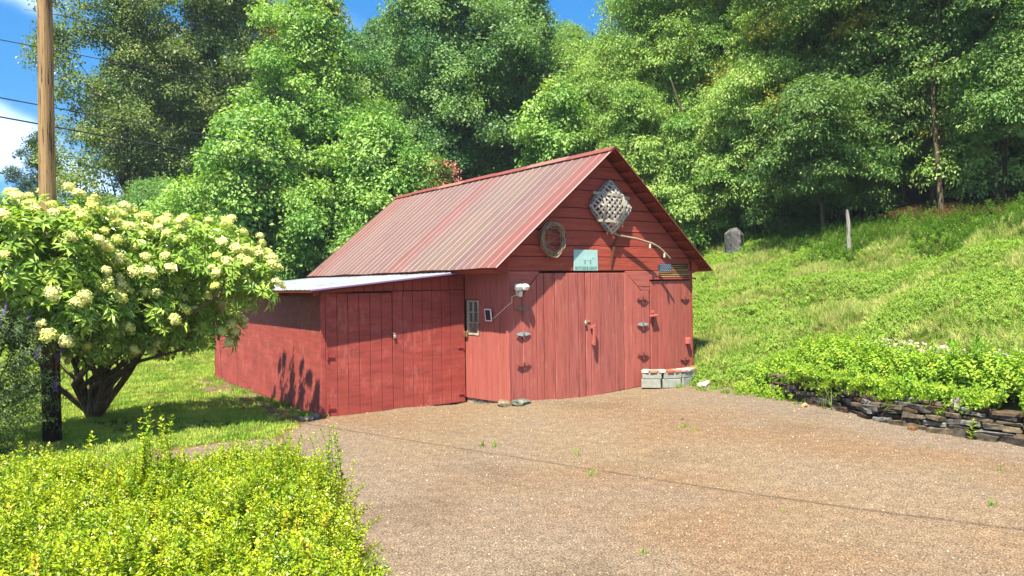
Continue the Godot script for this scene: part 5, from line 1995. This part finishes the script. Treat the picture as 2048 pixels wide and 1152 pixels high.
	var labels := ["large-leaved weed leaning out over the middle of the stone wall", "large-leaved weed beside the right-hand stretch of the stone wall", "large-leaved weed at the right edge above the stone wall"]
	R.seed = 921
	var pi := 0
	for p in [Vector2(3.95, 6.5), Vector2(3.85, 7.1), Vector2(4.1, 8.0)]:
		var t := thing("leafy_weed", labels[pi], "plant", on(p.x + 0.35, p.y, 0.05), "large weeds on the wall")
		for i in 6:
			var xf2 := place(Vector3(rr(-0.2, 0.2), 0.0, rr(-0.2, 0.2)), rr(0.8, 1.15), 0.4)
			var m: StandardMaterial3D = mat.leaf
			var q := obj("stalk", big, tinted(lin(104, 148, 48)), t, xf2)
		pi += 1
	# long-bladed grass clump hanging over the wall's left end
	R.seed = 922
	var gt := thing("grass_clump", "long-bladed grass clump growing in front of the wall's left end", "grass clump", on(4.0, 4.55, 0.0))
	obj("blades", tuft(26, 0.62, 0.016, 0.16, 923), tinted(lin(128, 156, 84)), gt)
	gt = thing("grass_clump", "low green weed tuft at the foot of the wall near the right edge", "grass clump", on(3.12, 7.35, 0.0))
	obj("blades", sprig(0.26, 6, 0.12, 0.05, 0.2, 924), tinted(lin(150, 176, 40)), gt)
	# weeds in the shade along the wood's edge
	var X2 := []
	var C2 := PackedColorArray()
	R.seed = 930
	while X2.size() < 3600:
		var z := rr(-8.0, 5.5)
		var u := rr(7.9, 12.5)
		var x := foot(z) + u
		if u < 8.4 + pn.get_noise_2d(x, z) * 1.5 + smoothstep(-1.0, -6.0, z) * 1.8:
			continue
		if R.randf() < smoothstep(10.5, 12.5, u):
			continue
		X2.append(place(on(x, z, -0.02), rr(0.45, 1.05), 0.4))
		C2.append(vary(lin(70, 112, 40).lerp(lin(104, 142, 52), R.randf()), 0.15))
	tag(multi("shade_weeds", ws[0], mat.leaf, X2, C2), "knee-high weeds in the shade along the edge of the wood", "weeds", "", "stuff")
	# little tufts in the gravel and along the walls
	X2 = []
	C2 = PackedColorArray()
	R.seed = 931
	for i in 420:
		var p := Vector2.ZERO
		if i < 150:
			p = Vector2(rr(-3.65, -3.36), rr(-9.8, -1.8))
			if pn.get_noise_2d(p.x, p.y * 2.0) < 0.0:
				continue
		elif i < 300:
			var z := rr(0.6, 4.0)
			p = Vector2(foot(z) + rr(-0.45, 0.2), z)
		else:
			p = Vector2(rr(-6.5, 2.5), rr(0.5, 9.0))
			if R.randf() < 0.55 or pn.get_noise_2d(p.x * 1.4, p.y * 1.4) < 0.24:
				continue
		X2.append(place(on(p.x, p.y, 0.005), rr(0.4, 1.0), 0.3))
		C2.append(vary(lin(112, 146, 50), 0.2))
	tag(multi("gravel_weeds", mid, mat.grass, X2, C2), "sparse green tufts coming up in the gravel and along the walls", "weeds", "", "stuff")

func tinted(c: Color) -> StandardMaterial3D:
	var m: StandardMaterial3D = mat.leaf.duplicate()
	m.albedo_color = c.linear_to_srgb()
	return m

# ---------------------------------------------------------------- yard things
func rock(called: String, label: String, at: Vector3, size: Vector3, col: Color, sd: int, group := "", turn := 0.0, cat := "rock") -> void:
	R.seed = sd
	var mb := MB.new()
	box(mb, size, minf(size.x, minf(size.y, size.z)) * 0.28, col, Transform3D.IDENTITY, 0, Vector2(0.7, 0.7), Vector2(R.randf(), R.randf()))
	mb.roughen(size.y * (0.10 if cat == "boulder" else 0.22), 1.6 / maxf(size.x, size.z), sd)
	var o := obj(called, mb.mesh(), mat.stone, self, Transform3D(Basis.from_euler(Vector3(rr(-0.1, 0.1), turn, rr(-0.1, 0.1))), at + Vector3(0, size.y * 0.36, 0)))
	tag(o, label, cat, group)

func build_yard_things() -> void:
	R.seed = 131
	# --- utility pole
	var pole := thing("utility_pole", "tall brown wooden utility pole rising through the hydrangea", "utility pole", on(-7.82, -2.25, -0.15))
	var mb := MB.new()
	var pts := []
	var rd := []
	for i in 16:
		pts.append(Vector3(rr(-0.006, 0.006), i * 0.62, rr(-0.006, 0.006)))
		rd.append(0.148 - i * 0.0028)
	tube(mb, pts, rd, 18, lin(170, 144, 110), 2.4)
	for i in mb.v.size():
		mb.c[i] = lin(170, 144, 110).lerp(lin(44, 32, 27), smoothstep(2.4, 1.0, mb.v[i].y))  # foot darkened: creosote stain, with the shade there also put into the colour
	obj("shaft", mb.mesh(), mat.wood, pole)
	# --- curved block planter by the narrow door
	var pl := thing("block_planter", "low curved planter edge of concrete blocks topped with bricks", "planter", Vector3(3.95, 0.02, 0.70))
	var c := Vector3(0.35, 0, -0.95)
	for course in 2:
		for i in 3:
			var a0 := -0.62 + i * 0.46
			var hh := 0.20 if course == 0 else 0.13
			var y := 0.10 if course == 0 else 0.272
			var th := a0 + 0.23 + (0.02 if course == 1 else 0.0)
			var dirv := Vector3(sin(th - 0.45), 0, cos(th - 0.45))
			var b := Basis(Vector3.UP, th - 0.45)
			obj("block", box_mesh(Vector3(0.425, hh - 0.006, 0.19), 0.008, vary(lin(164, 168, 163), 0.04), 0, Vector2(0.7, 0.7)), mat.concrete, pl, Transform3D(b, c + dirv * 0.95 + Vector3(0, y, 0)))
	for i in 8:
		var th := -0.60 + i * 0.182 - 0.36
		var dirv := Vector3(sin(th), 0, cos(th))
		var col := [lin(206, 178, 166), lin(192, 140, 122), lin(208, 194, 184), lin(188, 108, 88)][[2, 1, 2, 3, 1, 0, 2, 1][i]] as Color
		var bm := MB.new()
		box(bm, Vector3(0.163, 0.062, 0.23), 0.008, vary(col, 0.1), Transform3D(Basis.IDENTITY, Vector3(i * 2.0, 0, 0)), 0, Vector2(0.4, 0.4))
		bm.roughen(0.006, 6.0, i)
		var b := Basis(Vector3.UP, th)
		obj("brick", bm.mesh(), mat.concrete, pl, Transform3D(b, c + dirv * 0.955 + Vector3(0, 0.371, 0) - b * Vector3(i * 2.0, 0, 0)))
	bm_soil(pl, c)
	# --- rocks
	rock("white_rock", "white quartz rock lying at the right end of the block planter", on(4.42, 1.18), Vector3(0.36, 0.13, 0.22), lin(226, 222, 214), 301, "", 0.5)
	rock("grey_rock", "flat grey-green stone at the foot of the double doors' left corner", on(0.10, 0.22), Vector3(0.34, 0.14, 0.24), lin(126, 136, 126), 302, "", 0.3)
	rock("tan_rock", "tan stone under the corner of the short wall below the window", on(-0.16, 0.02), Vector3(0.26, 0.13, 0.22), lin(150, 138, 116), 303, "", 0.1)
	rock("orange_rock", "small orange stone at the lean-to's front corner", on(-3.30, -1.60), Vector3(0.15, 0.11, 0.14), lin(206, 150, 92), 304)
	rock("grey_rock", "grey stone left of the orange one at the lean-to corner", on(-3.46, -1.72), Vector3(0.17, 0.10, 0.15), lin(146, 138, 126), 305)
	rock("grey_rock", "flat grey slab in the grass, outermost of the lean-to corner stones", on(-3.66, -1.66), Vector3(0.26, 0.06, 0.18), lin(150, 144, 134), 306)
	rock("boulder", "large grey upright boulder at the shady edge of the wood", on(13.9, -5.54, -0.1), Vector3(0.82, 1.15, 0.6), lin(108, 110, 112), 307, "", 0.75, "boulder")
	rock("white_rock", "white stone among the rubble on the bank above the wall weeds", on(5.75, 5.55), Vector3(0.16, 0.12, 0.14), lin(232, 226, 220), 308)
	rock("tan_rock", "tan stone on the gravel in front of the wall's left end", on(3.85, 4.1), Vector3(0.13, 0.09, 0.11), lin(196, 166, 128), 309)
	rock("brown_rock", "brown stone lying against the foot of the wall", on(3.22, 6.45), Vector3(0.16, 0.09, 0.12), lin(146, 108, 76), 310)
	rock("pale_rock", "pale blocky stone set on top of the wall near the right edge", Vector3(3.50, 0.40, 7.0), Vector3(0.26, 0.18, 0.22), lin(178, 172, 160), 311)
	# rubble on the bank
	var st := MB.new()
	box(st, Vector3(1, 0.6, 0.8), 0.22, Color.WHITE)
	st.roughen(0.2, 1.2, 17)
	var xf := []
	var co := PackedColorArray()
	R.seed = 312
	for i in 900:
		var z := rr(2.6, 8.8)
		var u := 1.55 + rr(-0.6, 0.6)
		var s := rr(0.03, 0.10) * (1.6 if R.randf() < 0.1 else 1.0)
		xf.append(Transform3D(Basis.from_euler(Vector3(rr(-0.5, 0.5), rr(0, TAU), rr(-0.5, 0.5))).scaled(Vector3.ONE * s), on(foot(z) + u, z, s * 0.15)))
		co.append(vary(lin(140, 128, 112).lerp(lin(176, 170, 160), R.randf() * R.randf()), 0.15))
	tag(multi("rubble", st.mesh(), mat.dark, xf, co), "broken pale stones strewn on the bare strip of the bank", "rubble", "", "stuff")
	# --- stake
	mb = MB.new()
	var b := on(12.98, -0.5, -0.1)
	tube(mb, [b, b + Vector3(0.02, 0.3, 0), b + Vector3(-0.03, 0.7, 0.02), b + Vector3(0.0, 1.1, 0.0), b + Vector3(-0.05, 1.42, 0.0), b + Vector3(-0.06, 1.5, 0)], [0.065, 0.068, 0.06, 0.058, 0.05, 0.03], 8, lin(176, 176, 172), 1.2)
	tag(obj("stake", mb.mesh(), mat.wood), "crooked pale grey wooden stake on the bank before the wood", "post")
	# --- pipe
	mb = MB.new()
	var p0 := on(9.4, 3.75, 0.03)
	var p1 := on(10.2, 2.85, 0.05)
	tube(mb, [p0, p0.lerp(p1, 0.5), p1], [0.03, 0.03, 0.03], 8, lin(40, 40, 44))
	tag(obj("drain_pipe", mb.mesh(), mat.plain), "short dark pipe lying in the grass of the bank below the shade", "pipe")

func bm_soil(pl: Node, c: Vector3) -> void:
	var mb := MB.new()
	for i in 10:
		var a0 := -1.1 + i * 0.14
		var a1 := a0 + 0.14
		mb.tri_o(c + Vector3(0, 0.30, 0), c + Vector3(sin(a0) * 0.87, 0.27, cos(a0) * 0.87), c + Vector3(sin(a1) * 0.87, 0.27, cos(a1) * 0.87), Vector3.UP, lin(110, 92, 70))
	obj("soil_fill", mb.mesh(), mat.dark, pl)

func wire(label: String, a: Vector3, b: Vector3, sag: float, r: float) -> void:
	var mb := MB.new()
	var pts := []
	var rd := []
	for i in 21:
		var f := i / 20.0
		pts.append(a.lerp(b, f) - Vector3(0, sag * 4.0 * f * (1.0 - f), 0))
		rd.append(r)
	tube(mb, pts, rd, 5, lin(46, 46, 50))
	tag(obj("overhead_wire", mb.mesh(), mat.plain), label, "wire", "overhead wires")

func build_wires() -> void:
	wire("upper of the two dark wires crossing behind the utility pole at the left", Vector3(-9.01, 5.98, -4.03), Vector3(11.17, 7.36, -17.39), 0.12, 0.012)
	wire("lower, thicker of the two dark wires crossing behind the utility pole", Vector3(-9.02, 5.64, -4.03), Vector3(6.03, 7.64, -20.98), 0.10, 0.016)
	wire("faint thin wire high in the sky left of the pole, running into the trees", Vector3(-9.0, 7.02, -4.03), Vector3(13.65, 10.07, -18.11), 0.15, 0.009)
	wire("overhead service wire running from the pole out over the drive", Vector3(-7.75, 7.3, -2.3), Vector3(-2.2, 6.3, 13.5), 0.1, 0.012)
